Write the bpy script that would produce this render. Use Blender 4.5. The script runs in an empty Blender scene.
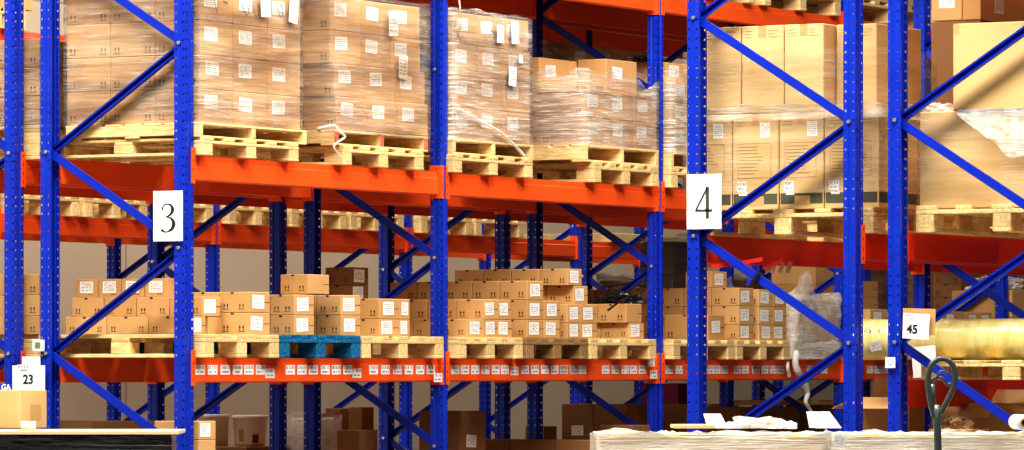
import bpy, bmesh, math, random
from mathutils import Vector, Matrix, noise
random.seed(7)
S = bpy.context.scene
COL = S.collection
PI = math.pi

# ------------------------------------------------------------------ materials
def nt(name):
    m = bpy.data.materials.new(name); m.use_nodes = True
    t = m.node_tree; t.nodes.clear()
    o = t.nodes.new('ShaderNodeOutputMaterial')
    return m, t, o
class G:
    def __init__(s, t): s.t = t
    def n(s, k, **kw):
        x = s.t.nodes.new(k)
        for a, b in kw.items(): setattr(x, a, b)
        return x
    def l(s, a, b): s.t.links.new(a, b)
    def v(s, sock, val):
        if hasattr(val, 'links') or isinstance(val, bpy.types.NodeSocket): s.l(val, sock)
        else: sock.default_value = val
    def m(s, op, a, b=0.0, c=0.0):
        x = s.n('ShaderNodeMath', operation=op)
        s.v(x.inputs[0], a); s.v(x.inputs[1], b); s.v(x.inputs[2], c)
        return x.outputs[0]
    def mix(s, f, a, b, mode='MIX'):
        x = s.n('ShaderNodeMix', data_type='RGBA', blend_type=mode)
        s.v(x.inputs[0], f); s.v(x.inputs[6], a); s.v(x.inputs[7], b)
        return x.outputs[2]
    def noise(s, vec, scale, detail=3, rough=.55):
        x = s.n('ShaderNodeTexNoise'); x.inputs['Scale'].default_value = scale
        x.inputs['Detail'].default_value = detail; x.inputs['Roughness'].default_value = rough
        if vec is not None: s.l(vec, x.inputs['Vector'])
        return x.outputs[0]
    def mapping(s, vec, scale):
        x = s.n('ShaderNodeMapping'); s.l(vec, x.inputs[0]); x.inputs['Scale'].default_value = scale
        return x.outputs[0]
    def ramp(s, f, stops):
        x = s.n('ShaderNodeValToRGB'); e = x.color_ramp.elements
        while len(e) < len(stops): e.new(.5)
        for i, (p, c) in enumerate(stops): e[i].position = p; e[i].color = (*c, 1)
        s.l(f, x.inputs[0]); return x.outputs[0]
    def bump(s, h, st=.2, d=.01):
        x = s.n('ShaderNodeBump'); x.inputs['Strength'].default_value = st; x.inputs['Distance'].default_value = d
        s.l(h, x.inputs['Height']); return x.outputs[0]
    def pr(s, **kw):
        x = s.n('ShaderNodeBsdfPrincipled')
        for a, b in kw.items(): s.v(x.inputs[a.replace('_', ' ')], b)
        return x
def C(r, g, b): # sRGB 0-255 to linear
    f = lambda c: (c/255/12.92 if c <= 10 else ((c/255+.055)/1.055)**2.4)
    return (f(r), f(g), f(b), 1)
def c3(*a): return C(*a)[:3]
M = {}
def plain(key, col, rough=.5, var=.08, scale=6, metal=0, spec=.4):
    m, t, o = nt(key); g = G(t)
    tc = g.n('ShaderNodeTexCoord').outputs['Object']
    n = g.noise(tc, scale, 4)
    f = g.m('MULTIPLY_ADD', n, 2*var, 1-var)
    vv = g.n('ShaderNodeCombineColor'); [g.l(f, vv.inputs[i]) for i in range(3)]
    c = g.mix(1.0, col, vv.outputs[0], 'MULTIPLY')
    p = g.pr(Base_Color=c, Roughness=rough, Metallic=metal, Specular_IOR_Level=spec)
    g.l(p.outputs[0], o.inputs[0]); M[key] = m; return m
BLUE = C(12, 44, 172)
plain('blue_paint', BLUE, .38, .1, 8, spec=.35)
# upright posts: sheet steel with punched holes (alpha cut-outs)
m, t, o = nt('blue_perforated_paint'); g = G(t)
tc = g.n('ShaderNodeTexCoord').outputs['Object']
sx = g.n('ShaderNodeSeparateXYZ'); g.l(tc, sx.inputs[0]); X, Y, Z = sx.outputs
fz = g.m('FRACT', g.m('MULTIPLY', Z, 20.0))
ay_ = g.m('ABSOLUTE', Y)
side = g.m('MULTIPLY', g.m('COMPARE', ay_, .045, .0045), g.m('MAXIMUM', g.m('COMPARE', X, -.022, .0046), g.m('COMPARE', X, .024, .0046)))
side = g.m('MULTIPLY', side, g.m('COMPARE', fz, .5, .11))
web = g.m('MULTIPLY', g.m('COMPARE', ay_, .031, .006), g.m('COMPARE', X, .0345, .003))
web = g.m('MULTIPLY', web, g.m('COMPARE', fz, .5, .2))
hole = g.m('MINIMUM', g.m('ADD', side, web), 1.0)
nn = g.noise(tc, 9, 4)
col = g.mix(nn, C(8, 38, 156), C(20, 58, 192))
p = g.pr(Base_Color=col, Roughness=.36, Specular_IOR_Level=.35)
tr = g.n('ShaderNodeBsdfTransparent'); mx = g.n('ShaderNodeMixShader')
g.l(hole, mx.inputs[0]); g.l(p.outputs[0], mx.inputs[1]); g.l(tr.outputs[0], mx.inputs[2]); g.l(mx.outputs[0], o.inputs[0])
M['post'] = m
plain('orange_paint', C(242, 92, 34), .36, .07, 5, spec=.35)
plain('orange_shaded', C(206, 46, 14), .42, .07, 5, spec=.35)  # same orange paint, with the shade on inner beam faces put into the colour
plain('steel', C(205, 205, 205), .3, .05, 8, metal=.8)
plain('paper', C(240, 240, 238), .7, .03, 6)
plain('ink', C(28, 26, 26), .7, .02, 6)
plain('dark_print', C(48, 36, 24), .8, .05, 9)
plain('mid_print', C(158, 122, 74), .8, .05, 9)
plain('grey_ink', C(70, 66, 64), .7, .03, 6)
plain('band_print', C(84, 82, 62), .75, .08, 9)
plain('slit', C(74, 48, 26), .9, .05, 9)
plain('tape', C(196, 158, 104), .3, .06, 9, spec=.5)
plain('floor_grey', C(112, 108, 102), .35, .1, 2)
plain('jack_paint', C(72, 82, 80), .25, .12, 14, spec=.6)
plain('black_rubber', C(22, 22, 24), .6, .1, 10)
plain('black_plastic', C(26, 27, 30), .3, .2, 12, spec=.6)
plain('device_white', C(225, 228, 224), .4, .03, 6)
plain('screen_green', C(120, 128, 110), .3, .03, 6)
plain('magenta', C(120, 18, 62), .6, .08, 6)
plain('bucket_white', C(240, 226, 198), .35, .05, 6)
plain('mustard', C(168, 140, 60), .5, .08, 6)
plain('tube_card', C(190, 150, 105), .8, .06, 12)
plain('sticker_blue', C(14, 60, 190), .4, .03, 6)
plain('pink_paper', C(205, 150, 130), .6, .05, 6)
plain('chipboard', C(214, 190, 150), .7, .12, 40)
plain('bag_paper', C(176, 142, 100), .75, .12, 9)
plain('red_paint', C(196, 34, 30), .5, .06, 8)
# cardboard
def cardboard(key, ca, cb, strength=1.0):
    m, t, o = nt(key); g = G(t)
    tc = g.n('ShaderNodeTexCoord').outputs['Object']
    oi = g.n('ShaderNodeObjectInfo').outputs['Random']
    n1 = g.noise(tc, 5, 4); n2 = g.noise(g.mapping(tc, (3, 3, 160)), 2, 2)
    c = g.mix(oi, ca, cb)
    f = g.m('MULTIPLY_ADD', n1, .28, .86); f = g.m('MULTIPLY', f, g.m('MULTIPLY_ADD', n2, .14, .93))
    vv = g.n('ShaderNodeCombineColor'); [g.l(f, vv.inputs[i]) for i in range(3)]
    c = g.mix(1.0, c, vv.outputs[0], 'MULTIPLY')
    p = g.pr(Base_Color=c, Roughness=.72, Specular_IOR_Level=.25, Normal=g.bump(n1, .25, .004))
    g.l(p.outputs[0], o.inputs[0]); M[key] = m
cardboard('card', C(206, 164, 110), C(190, 147, 94))
cardboard('card_tan', C(218, 184, 130), C(210, 174, 118))
cardboard('card_shaded', C(150, 110, 72), C(130, 95, 62))  # darker copy of card: shade of the rack depths put into the colour
# wood
def wood(key, cols, rnd=True):
    m, t, o = nt(key); g = G(t)
    tc = g.n('ShaderNodeTexCoord').outputs['Object']
    oi = g.n('ShaderNodeObjectInfo').outputs['Random']
    n1 = g.noise(g.mapping(tc, (4, 26, 26)), 2.2, 5, .6)
    n2 = g.noise(tc, 3, 2)
    c = g.ramp(n1, [(.28, cols[0]), (.55, cols[1]), (.8, cols[2])])
    k = g.m('MULTIPLY_ADD', oi, .3, .82); k = g.m('MULTIPLY', k, g.m('MULTIPLY_ADD', n2, .3, .85))
    vv = g.n('ShaderNodeCombineColor'); [g.l(k, vv.inputs[i]) for i in range(3)]
    c = g.mix(1.0, c, vv.outputs[0], 'MULTIPLY')
    p = g.pr(Base_Color=c, Roughness=.75, Specular_IOR_Level=.2, Normal=g.bump(n1, .3, .004))
    g.l(p.outputs[0], o.inputs[0]); M[key] = m
wood('wood', [c3(198, 160, 98), c3(232, 204, 146), c3(246, 226, 176)])
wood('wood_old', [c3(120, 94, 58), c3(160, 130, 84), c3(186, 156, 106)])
wood('wood_blue', [c3(4, 60, 98), c3(16, 104, 150), c3(112, 160, 166)])
wood('wood_red', [c3(190, 80, 70), c3(214, 110, 96), c3(228, 150, 130)])
# stretch film
def film(key, tint, lo, hi, streak=(1.2, 1.2, 26), rough=.22, dark=(.62, .55, .47), glint=2.0, body=1.0):
    m, t, o = nt(key); g = G(t)
    tc = g.n('ShaderNodeTexCoord').outputs['Object']
    n1 = g.noise(g.mapping(tc, streak), 1.6, 5, .62); n2 = g.noise(tc, 2.6, 3); n3 = g.noise(g.mapping(tc, (2.5, 2.5, 60)), 2.2, 4, .6)
    f = g.m('MULTIPLY', g.m('MULTIPLY_ADD', n1, 2.2, -.7), g.m('MULTIPLY_ADD', n2, 2.0, -.35))
    f = g.m('MULTIPLY', f, body)
    f = g.m('ADD', f, g.m('MULTIPLY', g.m('MULTIPLY', g.m('MAXIMUM', g.m('SUBTRACT', n3, .54), 0), glint), g.m('MAXIMUM', g.m('MULTIPLY_ADD', n2, 4.0, -1.3), 0)))  # white glints painted in as streaks of higher opacity
    f = g.m('MULTIPLY_ADD', f, hi-lo, lo); f = g.m('MINIMUM', g.m('MAXIMUM', f, lo), hi)
    p = g.pr(Base_Color=tint, Roughness=rough, Specular_IOR_Level=.7, Normal=g.bump(n3, .7, .02))
    tr = g.n('ShaderNodeBsdfTransparent'); mx = g.n('ShaderNodeMixShader')
    n4 = g.noise(g.mapping(tc, (.9, .9, 9)), 1.3, 4, .6)
    g.l(g.ramp(n4, [(.40, dark), (.58, (1, 1, 1))]), tr.inputs[0])
    g.l(f, mx.inputs[0]); g.l(tr.outputs[0], mx.inputs[1]); g.l(p.outputs[0], mx.inputs[2]); g.l(mx.outputs[0], o.inputs[0])
    M[key] = m
film('film', C(244, 240, 230), .03, .6, glint=4.5, body=.7)
film('film_bright', C(250, 246, 236), .05, .9, (1.2, 1.2, 24), glint=7.0, body=.75)
film('film_band', C(246, 240, 224), .12, .8, (1.5, 1.5, 16), dark=(.66, .6, .46))
film('film_light', C(246, 238, 220), .02, .5, dark=(.86, .82, .74), glint=4.0, body=.5)
film('film_milky', C(250, 248, 240), .42, .96, (5, 5, 7), dark=(.95, .94, .9))
film('film_pile', C(252, 250, 244), .5, .98, (2.2, 2.2, 18), dark=(.9, .88, .84))
film('film_loose', C(253, 250, 244), .26, .96, (9, 9, 9), dark=(.96, .94, .9))
m, t, o = nt('film_black'); g = G(t)
tc = g.n('ShaderNodeTexCoord').outputs['Object']
n1 = g.noise(g.mapping(tc, (1.0, 1.0, 46)), 1.6, 5, .65); n2 = g.noise(g.mapping(tc, (3, 3, 12)), 1.1, 3)
p = g.pr(Base_Color=g.ramp(n1, [(.42, c3(20, 24, 27)), (.6, c3(58, 64, 66)), (.72, c3(170, 172, 168))]), Roughness=.2, Specular_IOR_Level=.7, Normal=g.bump(n2, .9, .03))  # pale streaks paint the gloss highlights of the wrinkles into the base colour
g.l(p.outputs[0], o.inputs[0]); M['film_black'] = m
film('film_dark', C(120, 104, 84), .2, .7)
# yellow roll
m, t, o = nt('yellow_roll'); g = G(t)
tc = g.n('ShaderNodeTexCoord').outputs['Object']
n1 = g.noise(g.mapping(tc, (2, 14, 14)), 1.5, 4)
p = g.pr(Base_Color=g.ramp(n1, [(.3, c3(226, 208, 118)), (.55, c3(243, 232, 158)), (.75, c3(250, 244, 196))]), Roughness=.3, Specular_IOR_Level=.6, Normal=g.bump(n1, .35, .02))
g.l(p.outputs[0], o.inputs[0]); M['yellow_roll'] = m
# printed sticker: white paper with rows of text and a bar code, laid out in the sticker's own UV
m, t, o = nt('sticker'); g = G(t)
uv = g.n('ShaderNodeTexCoord').outputs['UV']
sx = g.n('ShaderNodeSeparateXYZ'); g.l(uv, sx.inputs[0]); U, V, _ = sx.outputs
oi = g.n('ShaderNodeObjectInfo').outputs['Random']
cmb = g.n('ShaderNodeCombineXYZ'); g.l(g.m('MULTIPLY', U, 15.0), cmb.inputs[0]); g.l(g.m('MULTIPLY', g.m('FLOOR', g.m('MULTIPLY', V, 7.0)), 7.3), cmb.inputs[1]); g.l(g.m('MULTIPLY', oi, 37.0), cmb.inputs[2])
n1 = g.noise(cmb.outputs[0], 1.0, 2)
row = g.m('COMPARE', g.m('FRACT', g.m('MULTIPLY', V, 7.0)), .5, .24)
ins = g.m('MULTIPLY', g.m('COMPARE', U, .5, .4), g.m('COMPARE', V, .52, .4))
ink = g.m('MULTIPLY', g.m('MULTIPLY', g.m('GREATER_THAN', n1, .47), row), ins)
p = g.pr(Base_Color=g.mix(g.m('MULTIPLY', ink, .68), C(242, 241, 238), C(60, 58, 58)), Roughness=.6)
g.l(p.outputs[0], o.inputs[0]); M['sticker'] = m
m, t, o = nt('barcode'); g = G(t)
uv = g.n('ShaderNodeTexCoord').outputs['UV']
sx = g.n('ShaderNodeSeparateXYZ'); g.l(uv, sx.inputs[0]); U, V, _ = sx.outputs
oi = g.n('ShaderNodeObjectInfo').outputs['Random']
wn = g.n('ShaderNodeTexWhiteNoise', noise_dimensions='2D'); cmb = g.n('ShaderNodeCombineXYZ')
g.l(g.m('FLOOR', g.m('MULTIPLY', U, 22.0)), cmb.inputs[0]); g.l(g.m('MULTIPLY', oi, 91.0), cmb.inputs[1]); g.l(cmb.outputs[0], wn.inputs[0])
bars = g.m('MULTIPLY', g.m('GREATER_THAN', wn.outputs[0], .42), g.m('MULTIPLY', g.m('COMPARE', V, .75, .17), g.m('COMPARE', U, .5, .44)))
wn2 = g.n('ShaderNodeTexWhiteNoise', noise_dimensions='2D'); cm2 = g.n('ShaderNodeCombineXYZ')
g.l(g.m('FLOOR', g.m('MULTIPLY', U, 11.0)), cm2.inputs[0]); g.l(g.m('MULTIPLY', oi, 57.0), cm2.inputs[1]); g.l(cm2.outputs[0], wn2.inputs[0])
dig = g.m('MULTIPLY', g.m('GREATER_THAN', wn2.outputs[0], .35), g.m('MULTIPLY', g.m('COMPARE', V, .28, .1), g.m('COMPARE', U, .5, .36)))
p = g.pr(Base_Color=g.mix(g.m('MULTIPLY', g.m('ADD', bars, dig), .66), C(240, 240, 238), C(40, 40, 44)), Roughness=.6)
g.l(p.outputs[0], o.inputs[0]); M['barcode'] = m
# rear wall: sheet panels with joints
m, t, o = nt('wall_panels'); g = G(t)
tc = g.n('ShaderNodeTexCoord').outputs['Object']
sx = g.n('ShaderNodeSeparateXYZ'); g.l(tc, sx.inputs[0])
n1 = g.noise(tc, .8, 4)
jz = g.m('COMPARE', g.m('FRACT', g.m('DIVIDE', sx.outputs[2], .92)), .5, .012)
jy = g.m('COMPARE', g.m('FRACT', g.m('DIVIDE', sx.outputs[1], 3.0)), .5, .004)
j = g.m('MAXIMUM', jz, jy)
c = g.mix(n1, C(190, 174, 148), C(212, 196, 168)); c = g.mix(g.m('MULTIPLY', j, .5), c, C(90, 84, 74))
p = g.pr(Base_Color=c, Roughness=.6); g.l(p.outputs[0], o.inputs[0]); M['wall'] = m

# ------------------------------------------------------------------ mesh helpers
def mesh(name, bm, mats, smooth=False):
    bm.normal_update()
    me = bpy.data.meshes.new(name); bm.to_mesh(me); bm.free()
    for k in (mats if isinstance(mats, (list, tuple)) else [mats]): me.materials.append(M[k])
    if smooth:
        for p in me.polygons: p.use_smooth = True
    return me
def link(name, data, parent=None, loc=(0, 0, 0), rot=(0, 0, 0), scale=(1, 1, 1)):
    o = bpy.data.objects.new(name, data); COL.objects.link(o)
    o.parent = parent; o.location = loc; o.rotation_euler = rot; o.scale = scale
    return o
def tag(o, label, cat, group=None, kind=None):
    o['label'] = label; o['category'] = cat
    if group: o['group'] = group
    if kind: o['kind'] = kind
    return o
def thing(name, label, cat, loc=(0, 0, 0), rz=0, group=None):
    return tag(link(name, None, None, loc, (0, 0, rz)), label, cat, group)
def structure(name, me, loc=(0, 0, 0)):
    o = link(name, me, None, loc); o['kind'] = 'structure'; return o
def box(bm, x0, x1, y0, y1, z0, z1, mi=0, bev=0):
    vs = [bm.verts.new((x, y, z)) for z in (z0, z1) for y in (y0, y1) for x in (x0, x1)]
    fs = []
    for q in ((0, 2, 3, 1), (4, 5, 7, 6), (0, 1, 5, 4), (2, 6, 7, 3), (0, 4, 6, 2), (1, 3, 7, 5)):
        f = bm.faces.new([vs[i] for i in q]); f.material_index = mi; fs.append(f)
    if bev:
        es = list({e for f in fs for e in f.edges})
        r = bmesh.ops.bevel(bm, geom=es, offset=bev, segments=1, affect='EDGES', profile=.5)
        for f in r['faces']: f.material_index = mi
    return vs
def quad(bm, pts, mi=0):
    f = bm.faces.new([bm.verts.new(p) for p in pts]); f.material_index = mi; return f
def tube(bm, pts, r, seg=10, mi=0, closed=False, caps=True):
    P = [Vector(p) for p in pts]; n = len(P); rings = []
    R = r if isinstance(r, (list, tuple)) else [r]*n
    up = Vector((0, 0, 1)); prev = None
    for i in range(n):
        d = (P[(i+1) % n] - P[i-1]) if closed else (P[min(i+1, n-1)] - P[max(i-1, 0)])
        d.normalize()
        a = (prev - d*prev.dot(d)) if prev else (up.cross(d) if abs(d.z) < .95 else Vector((1, 0, 0)).cross(d))
        if a.length < 1e-5: a = d.orthogonal()
        a.normalize(); b = d.cross(a); prev = a
        rings.append([bm.verts.new(P[i] + (a*math.cos(2*PI*k/seg) + b*math.sin(2*PI*k/seg))*R[i]) for k in range(seg)])
    for i in range(n if closed else n-1):
        A, B = rings[i], rings[(i+1) % n]
        for k in range(seg):
            f = bm.faces.new((A[k], A[(k+1) % seg], B[(k+1) % seg], B[k])); f.material_index = mi; f.smooth = True
    if caps and not closed:
        for q in (list(reversed(rings[0])), rings[-1]):
            f = bm.faces.new(q); f.material_index = mi
def spline(pts, k=8, closed=False):
    P = [Vector(p) for p in pts]; n = len(P); out = []
    for i in range(n if closed else n-1):
        g4 = [P[(i+j) % n] if closed else P[min(max(i+j, 0), n-1)] for j in (-1, 0, 1, 2)]
        for s in range(k):
            u = s/k
            out.append(.5*((2*g4[1]) + (g4[2]-g4[0])*u + (2*g4[0]-5*g4[1]+4*g4[2]-g4[3])*u*u + (3*g4[1]-g4[0]-3*g4[2]+g4[3])*u**3))
    if not closed: out.append(P[-1])
    return out
def lathe(bm, prof, seg=28, mi=0):
    rings = [[bm.verts.new((r*math.cos(2*PI*k/seg), r*math.sin(2*PI*k/seg), z)) for k in range(seg)] for r, z in prof]
    for A, B in zip(rings, rings[1:]):
        for k in range(seg):
            f = bm.faces.new((A[k], A[(k+1) % seg], B[(k+1) % seg], B[k])); f.material_index = mi; f.smooth = True
    return rings
def stroke(bm, pts, k=8, mi=0, y=0.0):
    """a pen stroke in the x-z plane facing -y; pts are (x, z, width)"""
    P = spline([(a, b, w) for a, b, w in pts], k)
    L = []
    for i, p in enumerate(P):
        d = Vector((P[min(i+1, len(P)-1)].x - P[max(i-1, 0)].x, P[min(i+1, len(P)-1)].y - P[max(i-1, 0)].y)); d.normalize()
        nrm = Vector((-d.y, d.x))*(max(p.z, .001)/2)
        L.append((bm.verts.new((p.x+nrm.x, y, p.y+nrm.y)), bm.verts.new((p.x-nrm.x, y, p.y-nrm.y))))
    for (a, b), (c, d) in zip(L, L[1:]):
        f = bm.faces.new((a, b, d, c)); f.material_index = mi
def uvquad(name, mats, mat_dir):
    """unit sticker centred on the origin; mat_dir '-y' or '+x'"""
    bm = bmesh.new(); uvl = bm.loops.layers.uv.new('UVMap')
    c = [(-.5, -.5), (.5, -.5), (.5, .5), (-.5, .5)]
    P = [(u, 0, v) if mat_dir == '-y' else (0, u, v) for u, v in c]
    f = bm.faces.new([bm.verts.new(p) for p in P])
    for lp, (u, v) in zip(f.loops, c): lp[uvl].uv = (u+.5, v+.5)
    return mesh(name, bm, mats)
STK_Y = uvquad('sticker_front', 'sticker', '-y'); STK_X = uvquad('sticker_aisle', 'sticker', '+x')
BAR_Y = uvquad('barcode_front', 'barcode', '-y'); BAR_X = uvquad('barcode_aisle', 'barcode', '+x')
def text(body, size, mat='ink'):
    cu = bpy.data.curves.new('lettering', 'FONT'); cu.body = body; cu.size = size; cu.align_x = 'CENTER'; cu.align_y = 'CENTER'; cu.extrude = 0; cu.offset = .0022
    o = bpy.data.objects.new('lettering', cu); COL.objects.link(o)
    bpy.context.view_layer.update()
    me = bpy.data.meshes.new_from_object(o.evaluated_get(bpy.context.evaluated_depsgraph_get()))
    bpy.data.objects.remove(o); bpy.data.curves.remove(cu)
    me.materials.clear(); me.materials.append(M[mat]); return me

# ------------------------------------------------------------------ setting
bm = bmesh.new(); box(bm, -8, 30, -40, 70, -.2, 0); structure('floor', mesh('floor', bm, 'floor_grey'))
bm = bmesh.new(); box(bm, -7.8, -7.5, -40, 70, 0, 10); structure('wall_left', mesh('wall_left', bm, 'wall'))
bm = bmesh.new(); box(bm, -7.5, 30, 69.7, 70, 0, 10); structure('wall_back', mesh('wall_back', bm, 'wall'))

# ------------------------------------------------------------------ racks
def post_mesh(h):
    half = [(-.035, .030), (-.035, .045), (-.010, .045), (-.004, .040), (.006, .040), (.012, .045), (.035, .045), (.035, .019), (.028, .013)]
    sec = [(x, -y) for x, y in half] + [(x, y) for x, y in reversed(half)]
    bm = bmesh.new()
    lo = [bm.verts.new((x, y, .006)) for x, y in sec]; hi = [bm.verts.new((x, y, h)) for x, y in sec]
    for i in range(len(sec)-1): bm.faces.new((lo[i], lo[i+1], hi[i+1], hi[i]))
    return mesh('post', bm, 'post')
POST = post_mesh(5.2)
bm = bmesh.new(); box(bm, -.06, .06, -.065, .065, 0, .008, 0, .002); FOOT = mesh('foot_plate', bm, 'blue_paint')
bm = bmesh.new(); tube(bm, [(0, .056, 0), (0, -.050, 0)], .006, 8); tube(bm, [(0, -.0455, 0), (0, -.054, 0)], .011, 6); BOLT = mesh('bolt', bm, 'steel')
def brace_mesh(L, flat):
    """C channel of length L along +x; flat=True shows its back to -y, else its open side"""
    bm = bmesh.new(); w, d, tk = .021, .022, .0025
    if flat:
        box(bm, 0, L, -.016, -.016+tk, -w, w); box(bm, 0, L, -.016, -.016+d, w-tk, w); box(bm, 0, L, -.016, -.016+d, -w, -w+tk)
    else:
        box(bm, 0, L, .030-tk, .030, -w, w); box(bm, 0, L, .006, .030, w-tk, w); box(bm, 0, L, .006, .030, -w, -w+tk)
        box(bm, 0, L, .006, .006+tk, w-.010, w); box(bm, 0, L, .006, .006+tk, -w, -w+.010)
    return mesh('brace', bm, 'blue_paint')
BR = {}
def frame(x0, x1, y, nl, nr, label, group='upright frames'):
    """upright frame: web of each post faces outward; nl / nr heights of the brace nodes on the two posts"""
    r = thing('upright_frame', label, 'rack frame', (x0, y, 0), 0, group)
    D = x1-x0
    for x, rz in ((0, PI), (D, 0)):
        link('post', POST, r, (x, 0, 0), (0, 0, rz)); link('foot_plate', FOOT, r, (x, 0, 0))
    nodes = sorted([(z, 0.0) for z in nl] + [(z, D) for z in nr])
    for z, x in nodes: link('bolt', BOLT, r, (x-.004 if x else .004, 0, z))
    for (za, xa), (zb, xb) in zip(nodes, nodes[1:]):
        if xa == xb: continue
        a, b = ((xa, za), (xb, zb)) if xa < xb else ((xb, zb), (xa, za))
        dz = b[1]-a[1]; L = math.hypot(D, dz); up = dz > 0
        key = (round(L, 2), up)
        if key not in BR: BR[key] = brace_mesh(L, not up)
        link('brace', BR[key], r, (a[0], 0, a[1]), (0, -math.atan2(dz, D), 0))
    return r
def beam_mesh(L, paint='orange_paint'):
    bm = bmesh.new(); h = .14
    prof = [(-.022, 0), (.018, 0), (.018, -.034), (.025, -.040), (.025, -h+.008), (.018, -h), (-.022, -h)]
    A = [bm.verts.new((x, 0, z)) for x, z in prof]; B = [bm.verts.new((x, L, z)) for x, z in prof]
    for i in range(len(prof)):
        k = (i+1) % len(prof); bm.faces.new((A[i], A[k], B[k], B[i]))
    bm.faces.new(list(reversed(A))); bm.faces.new(B)
    bmesh.ops.recalc_face_normals(bm, faces=bm.faces)
    return mesh('beam_bar', bm, paint)
def conn_mesh(s):
    bm = bmesh.new()
    box(bm, -.036, .044, 0 if s > 0 else -.005, .005 if s > 0 else 0, -.158, .042, 0)
    box(bm, .0375, .043, -.033 if s > 0 else .0, .0 if s > 0 else .033, -.158, .042, 0)
    for z in (.020, -.030, -.080, -.130):
        y = -.018*s
        c = [bm.verts.new((.0436, y+.005*math.cos(q*PI/4), z+.008*math.sin(q*PI/4))) for q in range(8)]
        bm.faces.new(c).material_index = 1
        c = [bm.verts.new((.012+.005*math.cos(q*PI/4), -.0056 if s < 0 else -.0006, z+.008*math.sin(q*PI/4))) for q in range(8)]
        bm.faces.new(c).material_index = 1
    return mesh('beam_connector', bm, ['orange_paint', 'slit'])
BM, CN = {}, {1: conn_mesh(1), -1: conn_mesh(-1)}
def beam(x, y0, y1, z, face, label, group='shelf beams'):
    L = round(y1-y0-.104, 3); paint = 'orange_shaded' if x > 3 else 'orange_paint'
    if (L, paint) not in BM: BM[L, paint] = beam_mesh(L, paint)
    r = thing('shelf_beam', label, 'rack beam', (x, y0, z), 0 if face > 0 else PI, group); r['kind'] = 'thing'
    if face > 0:
        link('beam_bar', BM[L, paint], r, (0, .052, 0)); link('beam_connector', CN[1], r, (0, .0465, 0)); link('beam_connector', CN[-1], r, (0, y1-y0-.0465, 0))
    else:
        link('beam_bar', BM[L, paint], r, (0, -(y1-y0)+.052, 0)); link('beam_connector', CN[-1], r, (0, -.0465, 0)); link('beam_connector', CN[1], r, (0, -(y1-y0)+.0465, 0))
    return r
D = .904
AX0, AX1 = -.904, 0.0
BX0, BX1 = -2.057, -1.153
CX0, CX1 = -6.10, -5.20
RX0, RX1 = 3.211, 4.115
QX0, QX1 = 4.368, 5.277
NUM = ['first', 'second', 'third', 'fourth', 'fifth', 'sixth', 'seventh']
sq = lambda a, p, n: [round(a+p*i, 3) for i in range(n)]
NA_L, NA_R = sq(.150, 1.137, 4), sq(.733, 1.139, 4)
nodesA = (NA_L, NA_R); nodesB = (NA_R, NA_L)
node4 = ([.757, 1.895, 3.035, 4.17], [.197, 1.333, 2.469, 3.605]); node45 = ([.203, 1.337, 2.471, 3.607], [.76, 1.9, 3.04, 4.17])
YS = [0, 2.8, 5.6, 8.4, 11.2, 14.0]
LEV = [(1.262, 'lower'), (2.389, 'upper'), (3.678, 'top')]
frameA = frame(AX0, AX1, 0, *nodesA, 'blue end frame carrying the white sign 3')
for i, y in enumerate(YS[1:]): frame(AX0, AX1, y, *nodesA, 'blue frame at the %s joint along the rack of sign 3, counted from its end' % NUM[i])
frame(BX0, BX1, 0, *nodesB, 'blue end frame left of the sign 3 frame, standing back to back with it')
for i, y in enumerate(YS[1:]): frame(BX0, BX1, y, *nodesB, 'dark blue frame at %s joint of the rear rack behind the sign 3 rack' % NUM[i])
CYS = [2.57, 5.42, 8.27, 11.12, 13.97, 16.82, 19.67, 22.52]
for i, y in enumerate(CYS): frame(CX0, CX1, y, *nodesB, 'blue frame of the far rack by the rear wall, %s in its line' % NUM[i] if i < 7 else 'blue frame of the far rack by the rear wall, last in its line')
frame4 = frame(RX0, RX1, 0, *node4, 'blue end frame carrying the white sign 4')
frame45 = frame(QX0, QX1, 0, *node45, 'blue end frame carrying the small sign 45 on its left post')
for i, y in enumerate((2.8, 5.6)):
    frame(RX0, RX1, y, *node4, 'blue frame deeper inside the sign 4 rack, %s behind its end frame' % NUM[i])
    frame(QX0, QX1, y, *node45, 'blue frame deeper inside the sign 45 rack, %s behind its end frame' % NUM[i])
lower_front = []
for i in range(5):
    for z, ln in LEV:
        b = beam(AX1, YS[i], YS[i+1], z, 1, 'orange %s beam on aisle side, %s bay of the sign 3 rack' % (ln, NUM[i]))
        if ln == 'lower': lower_front.append(b)
        beam(AX0, YS[i], YS[i+1], z, -1, 'orange %s beam on rear side, %s bay of the sign 3 rack' % (ln, NUM[i]))
for i in range(5):
    for z, ln in LEV:
        beam(BX1, YS[i], YS[i+1], z, 1, 'orange %s beam on near side, %s bay of the rear rack' % (ln, NUM[i]))
        beam(BX0, YS[i], YS[i+1], z, -1, 'orange %s beam on far side, %s bay of the rear rack' % (ln, NUM[i]))
for i in range(7):
    for z, ln in ((1.262, 'lower'), (2.297, 'middle'), (3.6, 'top')):
        beam(CX1, CYS[i], CYS[i+1], z, 1, 'orange %s beam on near side, %s bay of far rack by the wall' % (ln, NUM[i]))
        beam(CX0, CYS[i], CYS[i+1], z, -1, 'orange %s beam on wall side, %s bay of far rack by the wall' % (ln, NUM[i]))
RY = [0, 2.8, 5.6]
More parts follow.
